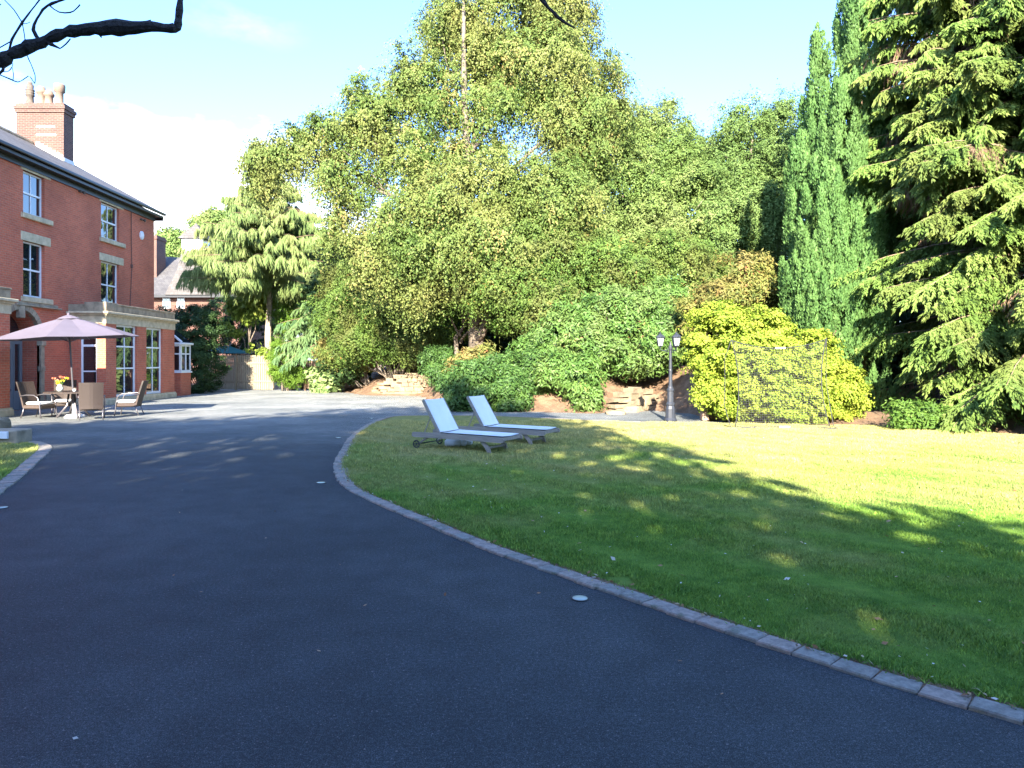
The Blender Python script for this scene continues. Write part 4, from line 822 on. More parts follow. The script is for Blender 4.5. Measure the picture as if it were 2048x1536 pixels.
# ------------------------------------------------------------------ sun loungers
def lounger(loc, rz, label, src=None):
    root = empty('sun_lounger', loc, label, 'sun lounger', 'sun loungers side by side on the lawn', rz)
    if src:
        for ch_ in src.children:
            c = ch_.copy(); C.objects.link(c); c.parent = root
            for g_ in ch_.children: d = g_.copy(); C.objects.link(d); d.parent = c
        return root
    Wd = .68
    for y in (0, Wd-.03):
        r_ = MB(); vs = []; prof = [(.0, .215), (.0, .275), (.03, .29), (.5, .296), (1.5, .292), (1.90, .285), (1.93, .26), (1.93, .215), (1.88, .195), (1.5, .198), (.6, .205), (.05, .20)]
        r_.add([(x, y, z) for x, z in prof]+[(x, y+.03, z) for x, z in prof], [tuple(range(11, -1, -1)), tuple(range(12, 24))]+[(i, (i+1) % 12, 12+(i+1) % 12, 12+i) for i in range(12)][::1]); r_.build('rail', M['teak'], root)
    for y in (.035, Wd-.07):
        l = MB(); l.add([(1.42, y, .21), (1.50, y, .21), (1.62, y, .11), (1.66, y, 0), (1.60, y, 0), (1.54, y, .09)]+[(a, y+.032, c_) for a, c_ in ((1.42, .21), (1.50, .21), (1.62, .11), (1.66, 0), (1.60, 0), (1.54, .09))], [(5, 4, 3, 2, 1, 0), (6, 7, 8, 9, 10, 11)]+[(i, (i+1) % 6, 6+(i+1) % 6, 6+i) for i in range(6)]); l.build('leg', M['teak'], root)
        l = MB(); l.tube([(.34, y+.015, .22), (.22, y+.015, .14), (.12, y+.015, .075)], [.024, .02, .016], 6); l.build('leg', M['teak'], root)
    for qa, qb in (((1.58, .067, .075), (1.61, Wd-.07, .11)), ((1.86, .03, .225), (1.90, Wd-.03, .28)), ((.3, .03, .21), (.33, Wd-.03, .26)), ((.62, .03, .205), (.66, Wd-.03, .245))): cb_ = MB(); cb_.box(qa, qb); cb_.build('crossbar', M['teak'], root)
    ax = MB(); ax.tube([(.12, -.03, .078), (.12, Wd+.03, .078)], .01, 6); ax.build('axle', M['rubber'], root)
    for y in (-.02, Wd+.02):
        w_ = MB(); q = []
        for k in range(21): a = 2*math.pi*k/20; q.append((.12+.064*math.cos(a), y, .078+.064*math.sin(a)))
        w_.tube(q, .013, 6)
        for k in range(6): a = 2*math.pi*k/6; w_.tube([(.12, y, .078), (.12+.058*math.cos(a), y, .078+.058*math.sin(a))], .007, 4)
        w_.build('wheel', M['rubber'], root, True)
    # backrest
    jb = Vector((.60, 0, .29)); tp_ = Vector((.24, 0, .875)); d = (tp_-jb).normalized(); nr = Vector((d.z, 0, -d.x))
    for y in (.012, Wd-.05):
        b_ = MB(); b_.add([jb+Vector((0, y, 0))-nr*.03, jb+Vector((0, y, 0))+nr*.012, tp_+Vector((0, y, 0))+nr*.012+d*.01, tp_+Vector((0, y, 0))-nr*.03]+[p+Vector((0, .038, 0)) for p in (jb+Vector((0, y, 0))-nr*.03, jb+Vector((0, y, 0))+nr*.012, tp_+Vector((0, y, 0))+nr*.012+d*.01, tp_+Vector((0, y, 0))-nr*.03)], [(0, 1, 2, 3), (7, 6, 5, 4), (0, 4, 5, 1), (1, 5, 6, 2), (2, 6, 7, 3), (3, 7, 4, 0)]); b_.build('back_frame', M['teak'], root)
    def cloth(name, p, q, nrm, sag):
        c_ = MB(); nu, nv = 8, 6; vs = []
        for th in (0, .006):
            for i in range(nu+1):
                for j in range(nv+1):
                    u, v_ = i/nu, j/nv; y = .05+(Wd-.10)*v_; P_ = p.lerp(q, u)+Vector((0, y, 0))+nrm*(.016-th-sag*math.sin(math.pi*v_)*(.6+.4*math.sin(math.pi*u))); vs.append(P_)
        k = (nu+1)*(nv+1); fs = []
        for i in range(nu):
            for j in range(nv): a = i*(nv+1)+j; fs += [(a, a+1, a+nv+2, a+nv+1), (k+a, k+a+nv+1, k+a+nv+2, k+a+1)]
        c_.add(vs, fs); return c_.build(name, M['sling'], root, True)
    cloth('back_sling', jb+Vector((-.01, 0, .02)), tp_, nr, .022); cloth('seat_sling', Vector((.62, 0, .296)), Vector((1.88, 0, .29)), Vector((0, 0, 1)), .022)
    for y in (.08, Wd-.1):
        s_ = MB(); s_.tube([jb.lerp(tp_, .55)+Vector((0, y, 0))-nr*.03, (.20, y, .225)], .012, 6); s_.build('support_strut', M['teak'], root)
    return root
LA = R(-31.1); L0 = lounger((-1.47, 12.93, .02), LA, 'weathered wooden sun lounger with white sling nearest the camera, white box beneath it')
lounger((-.71, 14.07, .02), LA+R(1.5), 'weathered wooden sun lounger with white sling behind the other one, nearer the lamp post', L0)
pb = empty('plastic_box', (-.62, 13.12, .03), 'greyish white moulded plastic case lying in the grass under the nearer lounger', 'box', rz=R(-8))
t_ = MB(); t_.box((-.25, -.12, 0), (.05, .12, .13), bev=.03); t_.box((.03, -.10, .01), (.16, .10, .115), bev=.03); t_.box((.14, -.07, .03), (.25, .07, .10), bev=.02); t_.build('case', M['plastic'], pb, True)
t_ = MB(); t_.box((-.20, -.13, .02), (-.06, -.118, .05)); t_.box((-.22, -.1, .13), (-.02, .1, .145), bev=.006); t_.build('latch', M['plastic'], pb)
# ------------------------------------------------------------------ lamp post
lp = empty('lamp_post', (4.70, 18.75, 0), 'dark grey cast lamp post with three lanterns standing by the path', 'lamp post')
t_ = MB(); t_.lathe([(.165, 0), (.165, .06), (.135, .10), (.125, .34), (.105, .42), (.12, .45), (.12, .48), (.09, .52), (.085, .80), (.10, .82), (.10, .85), (.075, .88), (.07, .92), (.052, .95), (.045, 1.3), (.05, 1.32), (.05, 1.35), (.043, 1.38), (.036, 1.88), (.055, 1.90), (.06, 1.96), (.03, 2.02), (.018, 2.1), (0, 2.12)], 10); t_.build('post', M['metal_dk'], lp)
for a in (192, -72, 48):
    a = R(a); ca, sa = math.cos(a), math.sin(a); lx, ly = .29*ca, .29*sa; lan = MB(); o = (lx, ly, 1.98)
    lan.tube([(.03*ca, .03*sa, 1.93), (.12*ca, .12*sa, 1.88), (.24*ca, .24*sa, 1.87), (lx, ly, 1.92), (lx, ly, 1.98)], .012, 6)
    lan.tube([(.05*ca, .05*sa, 1.86), (.11*ca, .11*sa, 1.82), (.17*ca, .17*sa, 1.86)], .008, 5)
    lan.lathe([(.02, -.01), (.062, .0), (.068, .02), (.062, .025)], 6, o=o); lan.lathe([(.125, .225), (.128, .24), (.095, .29), (.05, .315), (.04, .33), (.018, .345), (.022, .36), (.0, .385)], 6, o=o)
    for k in range(6): q = 2*math.pi*(k+.5)/6; lan.tube([(lx+.062*math.cos(q), ly+.062*math.sin(q), 2.0), (lx+.103*math.cos(q), ly+.103*math.sin(q), 2.21)], .006, 4)
    ln = lan.build('lantern', M['metal_dk'], lp)
    g_ = MB(); g_.lathe([(.056, .024), (.097, .226)], 6, o=o); g_.build('lantern_glass', M['lampglass'], ln)
    g_ = MB(); g_.lathe([(.0, .04), (.03, .05), (.034, .12), (.02, .17), (0, .18)], 8, o=(lx, ly-.062, 1.98)); g_.build('bulb', M['bulb'], ln, True)
# ------------------------------------------------------------------ golf net
Yn = 16.85; nb0 = G(1470, 856); net = empty('practice_net', (6.9, Yn, 0), 'tall black mesh sports net on a thin bent frame in front of the yellow shrub', 'net')
O_ = Vector((6.9, Yn, 0)); cTL, cTR, cBL, cBR = W(1463, 681, Yn), W(1653, 678, Yn+.1), W(1470, 857, Yn-.05), W(1661, 861, Yn-.2)
cBL.z = .03; cBR.z = .03
def nedge(a, b, s, u, ax):
    p = a.lerp(b, u); p += ax*s*4*u*(1-u); return p
def npt(u, v):
    top = nedge(cTL, cTR, -.20, u, Vector((0, 0, 1))); bot = nedge(cBL, cBR, .02, u, Vector((0, 0, 1))); lf = nedge(cBL, cTL, .13, v, Vector((1, 0, 0))); rt = nedge(cBR, cTR, -.17, v, Vector((1, 0, 0)))
    bl = (cBL*(1-u)*(1-v)+cBR*u*(1-v)+cTL*(1-u)*v+cTR*u*v); p = top*v+bot*(1-v)+lf*(1-u)+rt*u-bl
    p.y += .12*math.sin(math.pi*u)*math.sin(math.pi*v)+.015*math.sin(9*u+4*v); return p-O_
nm = MB()
for i in range(1, 48): nm.tube([npt(i/48, k/14) for k in range(15)], .0023, 3, caps=False)
for j in range(1, 46): nm.tube([npt(k/14, j/46) for k in range(15)], .0023, 3, caps=False)
nm.build('mesh', M['net'], net)
for e in ([npt(0, k/16) for k in range(17)], [npt(1, k/16) for k in range(17)], [npt(k/16, 1) for k in range(17)], [npt(k/16, 0) for k in range(17)]):
    t_ = MB(); t_.tube(e, .012, 5); t_.build('border_tape', M['net_tape'], net, True)
for a, b in (([npt(.46, 1), npt(.56, 1)]), ([npt(.46, .0), npt(.57, .0)])): t_ = MB(); t_.tube([a+Vector((0, -.02, 0)), b+Vector((0, -.02, 0))], .019, 6); t_.build('label_tag', M['white'], net)
for sgn, top, bot in ((-1, cTL, cBL), (1, cTR, cBR)):
    t_ = MB(); a = top-O_; g0 = W(1668 if sgn > 0 else 1462, 860, Yn-.1)-O_; g0.z = .02
    mid_ = (a+g0)/2+Vector((.16*(1 if sgn > 0 else .2), .55, 0)); pts = [a+Vector((0, 0, .03)), a.lerp(mid_, .5)+Vector((.05*sgn, .12, .06)), mid_, mid_.lerp(g0, .5)+Vector((.05*sgn, .12, 0)), g0]; t_.tube(pts, .010, 6); t_.build('pole', M['net_tape'], net, True)
t_ = MB(); a = W(1450, 850, Yn+.4)-O_; a.z = .03; b = W(1600, 862, Yn)-O_; t_.tube([a, (cBL-O_)+Vector((-.08, -.1, .01)), (b.x-.4, -.35, .035), (b.x+.1, -.62, .03), (cBR-O_)+Vector((.10, -.15, .01)), (cBR-O_)+Vector((.2, .6, .01))], .012, 6); t_.build('base_bar', M['net'], net, True)
# ------------------------------------------------------------------ lights set in the drive
for px, py, r_, lab in ((1160, 1198, .052, 'round pale light set flush in the drive nearest the camera beside the kerb'), (642, 966, .058, 'round pale light set in the drive just left of the kerb tip'), (3, 1016, .06, 'round pale light set in the drive at the left edge by the grass island'), (677, 876, .06, 'round pale light set in the drive left of the loungers'), (743, 837, .06, 'round pale light set in the drive farthest away near the lawn corner')):
    p = G(px, py); e = empty('ground_light', p, lab, 'ground light', 'round lights set into the drive'); t_ = MB(); t_.lathe([(r_*1.14, .0005), (r_*1.14, .006), (r_*1.0, .008), (r_*.98, .004)], 24); t_.build('rim', M['rubber'], e)
    t_ = MB(); t_.lathe([(r_*.99, .002), (r_*.97, .009), (r_*.5, .013), (0, .0135)], 24); t_.build('lens', M['disc'], e, True)
# ------------------------------------------------------------------ leaf colours
LF = {}
LF['beech'] = leafmat('copper tinged beech leaf', [(0, (.045, .085, .015)), (.4, (.095, .15, .032)), (.75, (.17, .21, .058)), (1, (.28, .21, .075))], (.22, .21, .065), .4, .45)
LF['green'] = leafmat('fresh green leaf', [(0, (.03, .07, .012)), (.5, (.075, .15, .022)), (1, (.14, .22, .04))])
LF['midgreen'] = leafmat('mid green leaf', [(0, (.04, .08, .016)), (.5, (.085, .15, .028)), (.9, (.15, .22, .045)), (1, (.28, .13, .04))], (.12, .11, .035), .8, .6)
LF['olive'] = leafmat('pale olive leaf', [(0, (.05, .095, .022)), (.5, (.12, .19, .045)), (1, (.20, .27, .08))], (.18, .20, .07), .5, .5)
LF['willow'] = leafmat('grey green leaf', [(0, (.045, .085, .022)), (.5, (.11, .18, .045)), (1, (.18, .25, .08))])
LF['rhodo'] = leafmat('glossy rhododendron leaf', [(0, (.03, .07, .015)), (.5, (.075, .155, .028)), (.93, (.14, .23, .05)), (1, (.24, .12, .06))], (.13, .17, .05), .9, .5, rough=.55, spec=.3, trans=.12)
LF['laurel'] = leafmat('dark glossy leaf', [(0, (.025, .06, .014)), (.6, (.055, .12, .024)), (1, (.11, .19, .04))], None, rough=.55, spec=.3, trans=.12)
LF['golden'] = leafmat('golden yellow leaf', [(0, (.12, .20, .02)), (.5, (.26, .34, .04)), (1, (.38, .41, .06))], trans=.3)
LF['pieris'] = leafmat('reddish shrub leaf', [(0, (.06, .09, .02)), (.5, (.15, .17, .04)), (.85, (.25, .20, .06)), (1, (.32, .11, .06))], (.24, .12, .06), .9, .3)
LF['cypress'] = leafmat('blue green scale leaf', [(0, (.035, .085, .024)), (.5, (.085, .175, .046)), (1, (.155, .265, .078))], (.10, .18, .05), .35, .6, trans=.12, rough=.6)
LF['spruce'] = leafmat('yellow green needles', [(0, (.04, .08, .016)), (.5, (.105, .175, .033)), (1, (.18, .26, .06))], (.17, .17, .05), .5, .4, trans=.15, rough=.7)
LF['deadneedle'] = leafmat('brown dead twig', [(0, (.10, .06, .035)), (1, (.26, .18, .11))], trans=.1)
LF['larch'] = leafmat('pale larch needles', [(0, (.08, .135, .038)), (.5, (.155, .225, .07)), (1, (.24, .30, .11))], (.22, .22, .08), .5, .4, trans=.25, rough=.7)
LF['deodar'] = leafmat('blue green needles', [(0, (.045, .10, .04)), (.5, (.09, .175, .068)), (1, (.15, .24, .10))], (.15, .20, .06), .7, .4, trans=.2, rough=.7)
LF['thuja'] = leafmat('bright green thuja leaf', [(0, (.05, .10, .012)), (.5, (.10, .19, .02)), (1, (.17, .27, .04))], trans=.15)
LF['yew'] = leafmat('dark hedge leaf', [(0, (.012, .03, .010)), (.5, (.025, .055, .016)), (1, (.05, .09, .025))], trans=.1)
LF['lime'] = leafmat('lime green leaf', [(0, (.08, .13, .02)), (.5, (.17, .24, .035)), (1, (.27, .31, .06))], trans=.3)
LF['shade'] = leafmat('dull green leaf', [(0, (.03, .05, .015)), (1, (.07, .11, .03))], trans=.1)
LF['bergenia'] = leafmat('pale broad leaf', [(0, (.10, .17, .05)), (.5, (.20, .29, .10)), (1, (.30, .36, .16))], trans=.2)
# ------------------------------------------------------------------ conifers with boughs
def conifer(name, label, base, top, z0, lenf, nb, lm, twl=.5, leafL=.13, leafW=.035, nt=26, nl=16, droop=.35, rise=.15, down=.5, seed=1, back=.4, trunk_r=.28, bark='bark', az=None, dead=0.0, twd=.5, group=None, upturn=.0, zs=None, lens=None):
    r = np.random.default_rng(seed); base = Vector(base); top = Vector(top); root = empty(name, base, label, 'tree', group)
    tb = MB(); H_ = top.z-base.z; tb.tube([base-Vector((0, 0, .3))-base]+[(top-base)*(i/8)+Vector((r.normal()*.05, r.normal()*.05, 0))*(i > 0) for i in range(9)], [trunk_r*1.3]+[trunk_r*(1-.88*i/8) for i in range(9)], 10); tb.build('trunk', M[bark], root, True)
    bb = MB(); PP, DD, NN, LL, RR, dd = [], [], [], [], [], []
    for k in range(nb):
        u = (k+r.random())/nb; z = z0+(H_-z0)*u if zs is None else zs[k]
        a = r.uniform(0, 2*math.pi) if az is None else r.uniform(*az)
        if math.sin(a) > .35 and r.random() > back: a = -a
        L = lenf(u)*r.uniform(.72, 1.12)
        dr = np.array([math.cos(a), math.sin(a), 0.]); pr = np.array([-math.sin(a), math.cos(a), 0.]); s0 = np.array(tuple((top-base)*(z/H_)))
        dk = droop*r.uniform(.7, 1.3); rk = rise*r.uniform(.4, 1.5)
        def ax(t): return s0+dr*L*t+np.array([0, 0, 1])*(L*(rk*t-dk*t*t+upturn*t**4))
        bb.tube([ax(t) for t in (0, .25, .5, .75, 1)], [.05*min(1, L/3)+.01, .035*min(1, L/3)+.008, .022, .012, .004], 5)
        m_ = max(5, int(nt*L)); t0 = r.uniform(.12, 1, m_)**.8; side = np.where(r.random(m_) < .5, -1., 1.); tl = twl*(1-.72*t0)*L*.5*r.uniform(.5, 1.2, m_)+.10
        A = np.array([ax(t) for t in t0]); td = dr*.75+pr*side[:, None]*r.uniform(.35, 1.0, m_)[:, None]; td[:, 2] -= twd*r.uniform(.5, 1.5, m_); td = unit(td)
        v = r.uniform(0, 1, (m_, nl)); P = A[:, None, :]+td[:, None, :]*(v*tl[:, None])[:, :, None]; P[:, :, 2] -= .25*v*v*tl[:, None]*twd*2
        P = P.reshape(-1, 3); n = len(P); T = np.repeat(td, nl, 0); sid = np.cross(T, [0, 0, 1.]); D = T*.8+sid*np.where(r.random(n) < .5, -1., 1.)[:, None]*r.uniform(0, .9, n)[:, None]; D[:, 2] -= down*r.uniform(.2, 1.6, n); D += r.normal(size=(n, 3))*.15
        PP.append(P); DD.append(D); LL.append(leafL*r.uniform(.6, 1.3, n)); RR.append(np.clip(.45+r.normal()*.12+np.repeat(r.normal(size=m_)*.12, nl)+r.normal(size=n)*.12+.25*np.repeat(t0-.5, nl), 0, 1))
        dd.append(np.full(n, r.random() < dead)*(np.repeat(t0, nl) < .8))
    P = np.concatenate(PP); D = np.concatenate(DD); L_ = np.concatenate(LL); Rn = np.concatenate(RR); n = len(P); dd = np.concatenate(dd).astype(bool) & (r.random(n) < .9)
    Nn = unit(r.normal(size=(n, 3))*.55+np.array([0, -.95, .55]))
    bb.build('branches', M['twig'], root, True)
    leafmesh('foliage', P[~dd], D[~dd], Nn[~dd], L_[~dd], leafW*r.uniform(.7, 1.3, (~dd).sum()), lm, root, Rn[~dd])
    if dd.any(): leafmesh('dead_twigs', P[dd], D[dd]*np.array([.5, .5, 1])-np.array([0, 0, .6]), Nn[dd], L_[dd]*1.3, leafW*.35, LF['deadneedle'], root, Rn[dd])
    return root
# spruce with layered boughs at the right
sp0 = W(2075, 0, 18.6).x
conifer('spruce_tree', 'tall yellow green spruce with layered drooping boughs down to the lawn at the right edge', (sp0, 18.6, .2), (sp0+.2, 18.9, 11.5), .75, lambda u: 5.4-2.3*u, 300, LF['spruce'], twl=.50, leafL=.13, leafW=.038, nt=36, nl=20, droop=.24, rise=.12, down=.55, seed=3, trunk_r=.26, dead=.08, twd=.62, bark='bark_dark', back=.15)
sx2 = W(1905, 0, 19.6).x
conifer('spruce_tree', 'taller sparse spruce with brown hanging twigs rising above the layered one at the right', (sx2, 19.8, .4), (sx2+.4, 19.8, 16.5), 5.0, lambda u: 2.9-.8*u, 260, LF['spruce'], twl=.55, leafL=.19, leafW=.055, nt=17, nl=20, droop=.30, rise=.18, down=1.0, seed=5, trunk_r=.3, dead=.25, twd=.8, bark='bark_dark', back=.2)
sx4 = W(1850, 0, 25).x
conifer('spruce_tree', 'shaded spruce behind the columnar cypress filling the gap beside it', (sx4, 25, .6), (sx4, 25, 19.5), 4.5, lambda u: 3.6-1.4*u, 120, LF['spruce'], twl=.55, leafL=.2, leafW=.06, nt=15, nl=20, droop=.30, rise=.18, down=1.0, seed=11, trunk_r=.3, dead=.15, twd=.8, bark='bark_dark', back=.2)
sx3 = W(2260, 0, 22).x
conifer('spruce_tree', 'dark spruce at the far right edge behind the layered one', (sx3, 22, .4), (sx3, 22, 17), 3.0, lambda u: 4.4-2.2*u, 90, LF['spruce'], twl=.55, leafL=.2, leafW=.06, nt=13, nl=18, droop=.30, rise=.18, down=1.0, seed=6, trunk_r=.3, dead=.2, twd=.8, bark='bark_dark', back=.2)
# larch and weeping blue conifer at the left
conifer('larch_tree', 'pale green larch with hanging foliage and a bare pale trunk beside the board fence', (W(541, 0, 40).x, 40, 0), (W(538, 0, 40).x, 40, W(0, 345, 40).z), 5.6, lambda u: 4.5*(1-u)**.7+.45, 230, LF['larch'], twl=.30, leafL=.38, leafW=.036, nt=14, nl=18, droop=.20, rise=.24, down=3.2, seed=8, trunk_r=.24, bark='bark_pale', twd=1.0)
conifer('weeping_conifer', 'blue green weeping conifer spreading in front of the larch above the rockery', (W(690, 0, 39).x, 39, .8), (W(665, 0, 38.5).x, 38.5, W(0, 545, 38.5).z), 1.6, lambda u: 3.1*(1-u)**.6+.5, 60, LF['deodar'], twl=.5, leafL=.30, leafW=.05, nt=13, nl=16, droop=.42, rise=.28, down=1.6, seed=9, trunk_r=.14, twd=.8)
# columnar cypress, many upright leaders
cyp = [LB(1775, 330, 21, 28, 180), LB(1670, 640, 19.7, 60, 110), LB(1720, 480, 20.2, 44, 170), LB(1620, 340, 21, 24, 150), LB(1600, 600, 20.6, 26, 110), LB(1640, 330, 20.8, 26, 260), LB(1632, 170, 21.2, 13, 110, .3, .6), LB(1722, 200, 20.8, 42, 250), LB(1700, 60, 21.2, 22, 110, .4), LB(1600, 440, 20.9, 24, 190), LB(1685, 380, 20.2, 38, 240), LB(1752, 330, 21, 34, 170), LB(1650, 500, 20.0, 48, 180), LB(1610, 570, 20.3, 38, 110), LB(1700, 570, 19.8, 48, 170), LB(1742, 610, 20, 30, 110), LB(1755, 790, 19.6, 28, 55, .4, .7)]
for i_, l in enumerate(cyp): pass
cyb = Vector((W(1700, 0, 20.6).x, 20.6, .3))
def cypress():
    root = empty('cypress_tree', cyb, 'tall blue green columnar cypress with several upright leaders between the yellow shrub and the spruce', 'tree')
    tb = MB()
    for l in cyp[:10]: tb.tube([(0, 0, -.4), Vector((l[0], l[1], max(1, l[2]-l[5])))-cyb, Vector((l[0], l[1], l[2]+l[5]*.8))-cyb], [.12, .07, .02], 6)
    tb.build('stems', M['twig'], root, True)
    PP, OO, RR = [], [], []
    tot = 360000; ar = np.array([l[3]*l[5]*l[6] for l in cyp]); ar /= ar.sum()
    for l, s in zip(cyp, ar):
        c = np.array(l[:3]); r3 = np.array((l[3], max(.3, l[4]*.35 if l[4] > 1 else l[4]), l[5])); r3[1] = min(r3[1], max(.45, r3[0]*1.3)); n = int(tot*s); npl = max(6, n//330)
        d = dirs(npl*3); d = d[(d[:, 1] < .3) | (rng.random(len(d)) < .3)][:npl]; npl = len(d)
        pc = c+d*r3*rng.uniform(.72, 1.0, (npl, 1)); tint = rng.normal(0, .1, npl)
        li = rng.integers(0, npl, n); h = rng.random(n); wv = .17*(1-h)**.6*rng.uniform(.3, 1, n)**.5; q = rng.uniform(0, 2*math.pi, n); tl = d[li]*np.array([1, 1, .15])
        P = pc[li]+np.stack([np.cos(q)*wv, np.sin(q)*wv, (h-.45)*.85], 1)+tl*.10*(h[:, None]); PP.append(P); OO.append(unit(np.stack([np.cos(q), np.sin(q), np.zeros(n)], 1)+tl*.8)); RR.append(np.clip(.38+tint[li]+.25*h+rng.normal(0, .12, n), 0, 1))
    P = np.concatenate(PP); O = np.concatenate(OO); Rn = np.concatenate(RR); n = len(P)
    D = O*.35+rng.normal(size=(n, 3))*.25; D[:, 2] += 1; L = rng.uniform(.06, .12, n)
    o = leafmesh('foliage', P, D, unit(O+rng.normal(size=(n, 3))*.4), L, L*.42, LF['cypress'], root, Rn); o.location = -cyb
cypress()
# ------------------------------------------------------------------ broadleaf trees
def B(px, py, Y): p = W(px, py, Y); return (p.x, p.y, gz(p.x, p.y))
beech = [LB(1000, 40, 31, 130, 110), LB(880, 50, 31, 55, 80, None, .8), LB(1125, 30, 31, 66, 90, None, .8), LB(1090, 150, 30.5, 120, 110), LB(950, 190, 30.5, 110, 110, None, .7), LB(830, 190, 30, 70, 80), LB(735, 225, 29.5, 62, 62), LB(650, 270, 29, 60, 48), LB(585, 300, 29, 48, 42, None, 1.4), LB(525, 320, 29, 26, 40, .8, 2.0), LB(520, 360, 29, 20, 34, .6, 2.0), LB(690, 350, 29, 62, 70), LB(675, 430, 29, 30, 50, .8, .7), LB(800, 310, 29.5, 80, 70), LB(1210, 190, 30.5, 50, 60, None, .8), LB(930, 330, 30, 90, 50, None, .45), LB(1160, 250, 30, 90, 90),
   LB(880, 400, 28, 110, 65), LB(1000, 380, 28, 110, 70), LB(1110, 400, 28, 100, 80), LB(790, 450, 28, 62, 75), LB(740, 500, 28, 45, 60, None, .8), LB(900, 490, 27.5, 110, 70), LB(1040, 490, 27.5, 110, 70), LB(830, 560, 28, 60, 55, None, .8), LB(710, 160, 29.5, 22, 26, .6, .5), LB(1235, 130, 31, 26, 22, .6, .35)]
bb0 = Vector(B(955, 720, 29.5)); k1 = W(1010, 560, 29.2)
tree('beech_tree', 'largest tree, a spreading beech with coppery hanging foliage and forked grey trunk at centre', 'tree', bb0, beech, 560000, .102, LF['beech'], bark='bark', trunk_r=.30, nb=22, twigs=1, fork=.45, stems=[(bb0+Vector((0, -.1, .9)), W(990, 610, 29.2), .2, .16, .0), (W(990, 610, 29.2), W(1060, 420, 28.5), .16, .06, .02), (bb0+Vector((0, 0, .5)), W(925, 420, 30), .2, .1, .02)],
     spray=.85, droop=1.7, clump=.46, split=11, down=.75, per=75, sub=.30, inner=.12, back=.22, wr=.55, shell=(.5, 1.12))
olive = [LB(1190, 290, 33, 80, 80), LB(1290, 300, 33, 90, 80), LB(1370, 330, 33, 70, 70), LB(1160, 400, 31, 80, 90), LB(1260, 400, 31, 90, 80), LB(1370, 420, 31, 90, 80), LB(1250, 490, 30.5, 100, 60), LB(1400, 300, 34, 50, 50, None, .7), LB(1330, 240, 34, 60, 40, None, .6), LB(1460, 340, 34, 60, 70)]
tree('ash_tree', 'pale olive green tree with fine foliage standing right of the beech', 'tree', B(1290, 650, 32), olive, 270000, .095, LF['olive'], bark='bark_pale', trunk_r=.2, nb=12, twigs=.8, spray=.7, split=11, clump=.38, droop=.9, per=65, sub=.30, down=.5, back=.2, shell=(.6, 1.08))
wil = [LB(1490, 250, 31, 55, 50, None, .7), LB(1560, 260, 31, 45, 60, None, .8), LB(1490, 350, 31, 85, 80), LB(1570, 340, 30.5, 45, 70), LB(1480, 450, 30.5, 90, 70), LB(1530, 420, 30, 50, 80), LB(1430, 520, 30, 60, 50)]
tree('willow_tree', 'grey green feathery tree between the olive tree and the columnar cypress', 'tree', B(1500, 650, 31), wil, 180000, .095, LF['willow'], trunk_r=.17, nb=8, twigs=.8, spray=.65, clump=.3, droop=.5, per=60, down=.2, wr=.5, back=.2, shell=(.6, 1.1))
und = [LB(1130, 520, 27, 90, 60), LB(1240, 540, 26.8, 90, 50), LB(1340, 530, 26.8, 90, 55), LB(1050, 570, 27, 80, 55), LB(960, 580, 28, 70, 40, None, .7), LB(1430, 560, 27, 50, 40), LB(1110, 620, 26, 70, 60)]
tree('hornbeam_tree', 'bright green small leaved tree under the beech, above the rhododendrons', 'tree', B(1150, 700, 27.5), und, 150000, .085, LF['midgreen'], trunk_r=.12, nb=7, twigs=.6, spray=.6, clump=.32, droop=.8, per=55, down=.3, back=.2)
tree('maple_tree', 'fresh green slender tree in shade between the fork of the beech and the left shrubs', 'tree', B(915, 715, 30.5), [LB(905, 560, 30.2, 60, 45), LB(985, 570, 29, 60, 40), LB(860, 600, 30, 40, 40), LB(1010, 620, 28.5, 45, 40), LB(935, 640, 31, 45, 30, None, .6)], 45000, .10, LF['green'], trunk_r=.12, nb=5, clump=.35, droop=.3, per=28)
# shrubs on the bank
shrub('rhododendron', 'large glossy rhododendron bank left of the lamp post', 'shrub', B(1210, 780, 25), [LB(1230, 640, 24.6, 120, 60), LB(1330, 610, 25, 75, 50), LB(1150, 690, 24, 90, 60), LB(1260, 690, 23.8, 100, 50), LB(1320, 670, 24, 40, 60), LB(1090, 720, 24.4, 60, 45)], 90000, .15, LF['rhodo'], clump=.3, droop=.1, per=26, down=.15, wr=.32, up=.35, back=.2, sub=.26)
shrub('rhododendron', 'low rhododendron clump hanging over brown soil between the dark bush and the slabs', 'shrub', B(1160, 805, 22.3), [LB(1160, 752, 22.4, 45, 36), LB(1178, 795, 22, 22, 26), LB(1120, 735, 22.8, 40, 30)], 11000, .15, LF['rhodo'], clump=.25, per=22, wr=.32, up=.35, sub=.3)
shrub('laurel_bush', 'rounded dark glossy bush directly behind the loungers', 'shrub', B(975, 822, 22.6), [LB(970, 770, 22.8, 72, 50), LB(925, 785, 22.8, 42, 38), LB(1015, 780, 22.6, 42, 42), LB(1000, 735, 23, 45, 30)], 42000, .13, LF['laurel'], clump=.25, per=24, wr=.32, up=.35, sub=.26, inner=.25)
shrub('laurel_bush', 'loose reddish tipped bush above the dark rounded one at the foot of the beech', 'shrub', B(950, 760, 24.5), [LB(935, 735, 24.5, 32, 34), LB(960, 720, 25, 36, 26)], 7000, .15, LF['pieris'], clump=.25, per=18, wr=.34, sub=.3)
shrub('evergreen_bush', 'low shaded bush between the pale curved wall and the rounded laurel', 'shrub', B(895, 775, 28.5), [LB(895, 745, 28, 32, 36), LB(880, 725, 29.5, 36, 26)], 14000, .11, LF['laurel'], clump=.28, per=24, wr=.35)
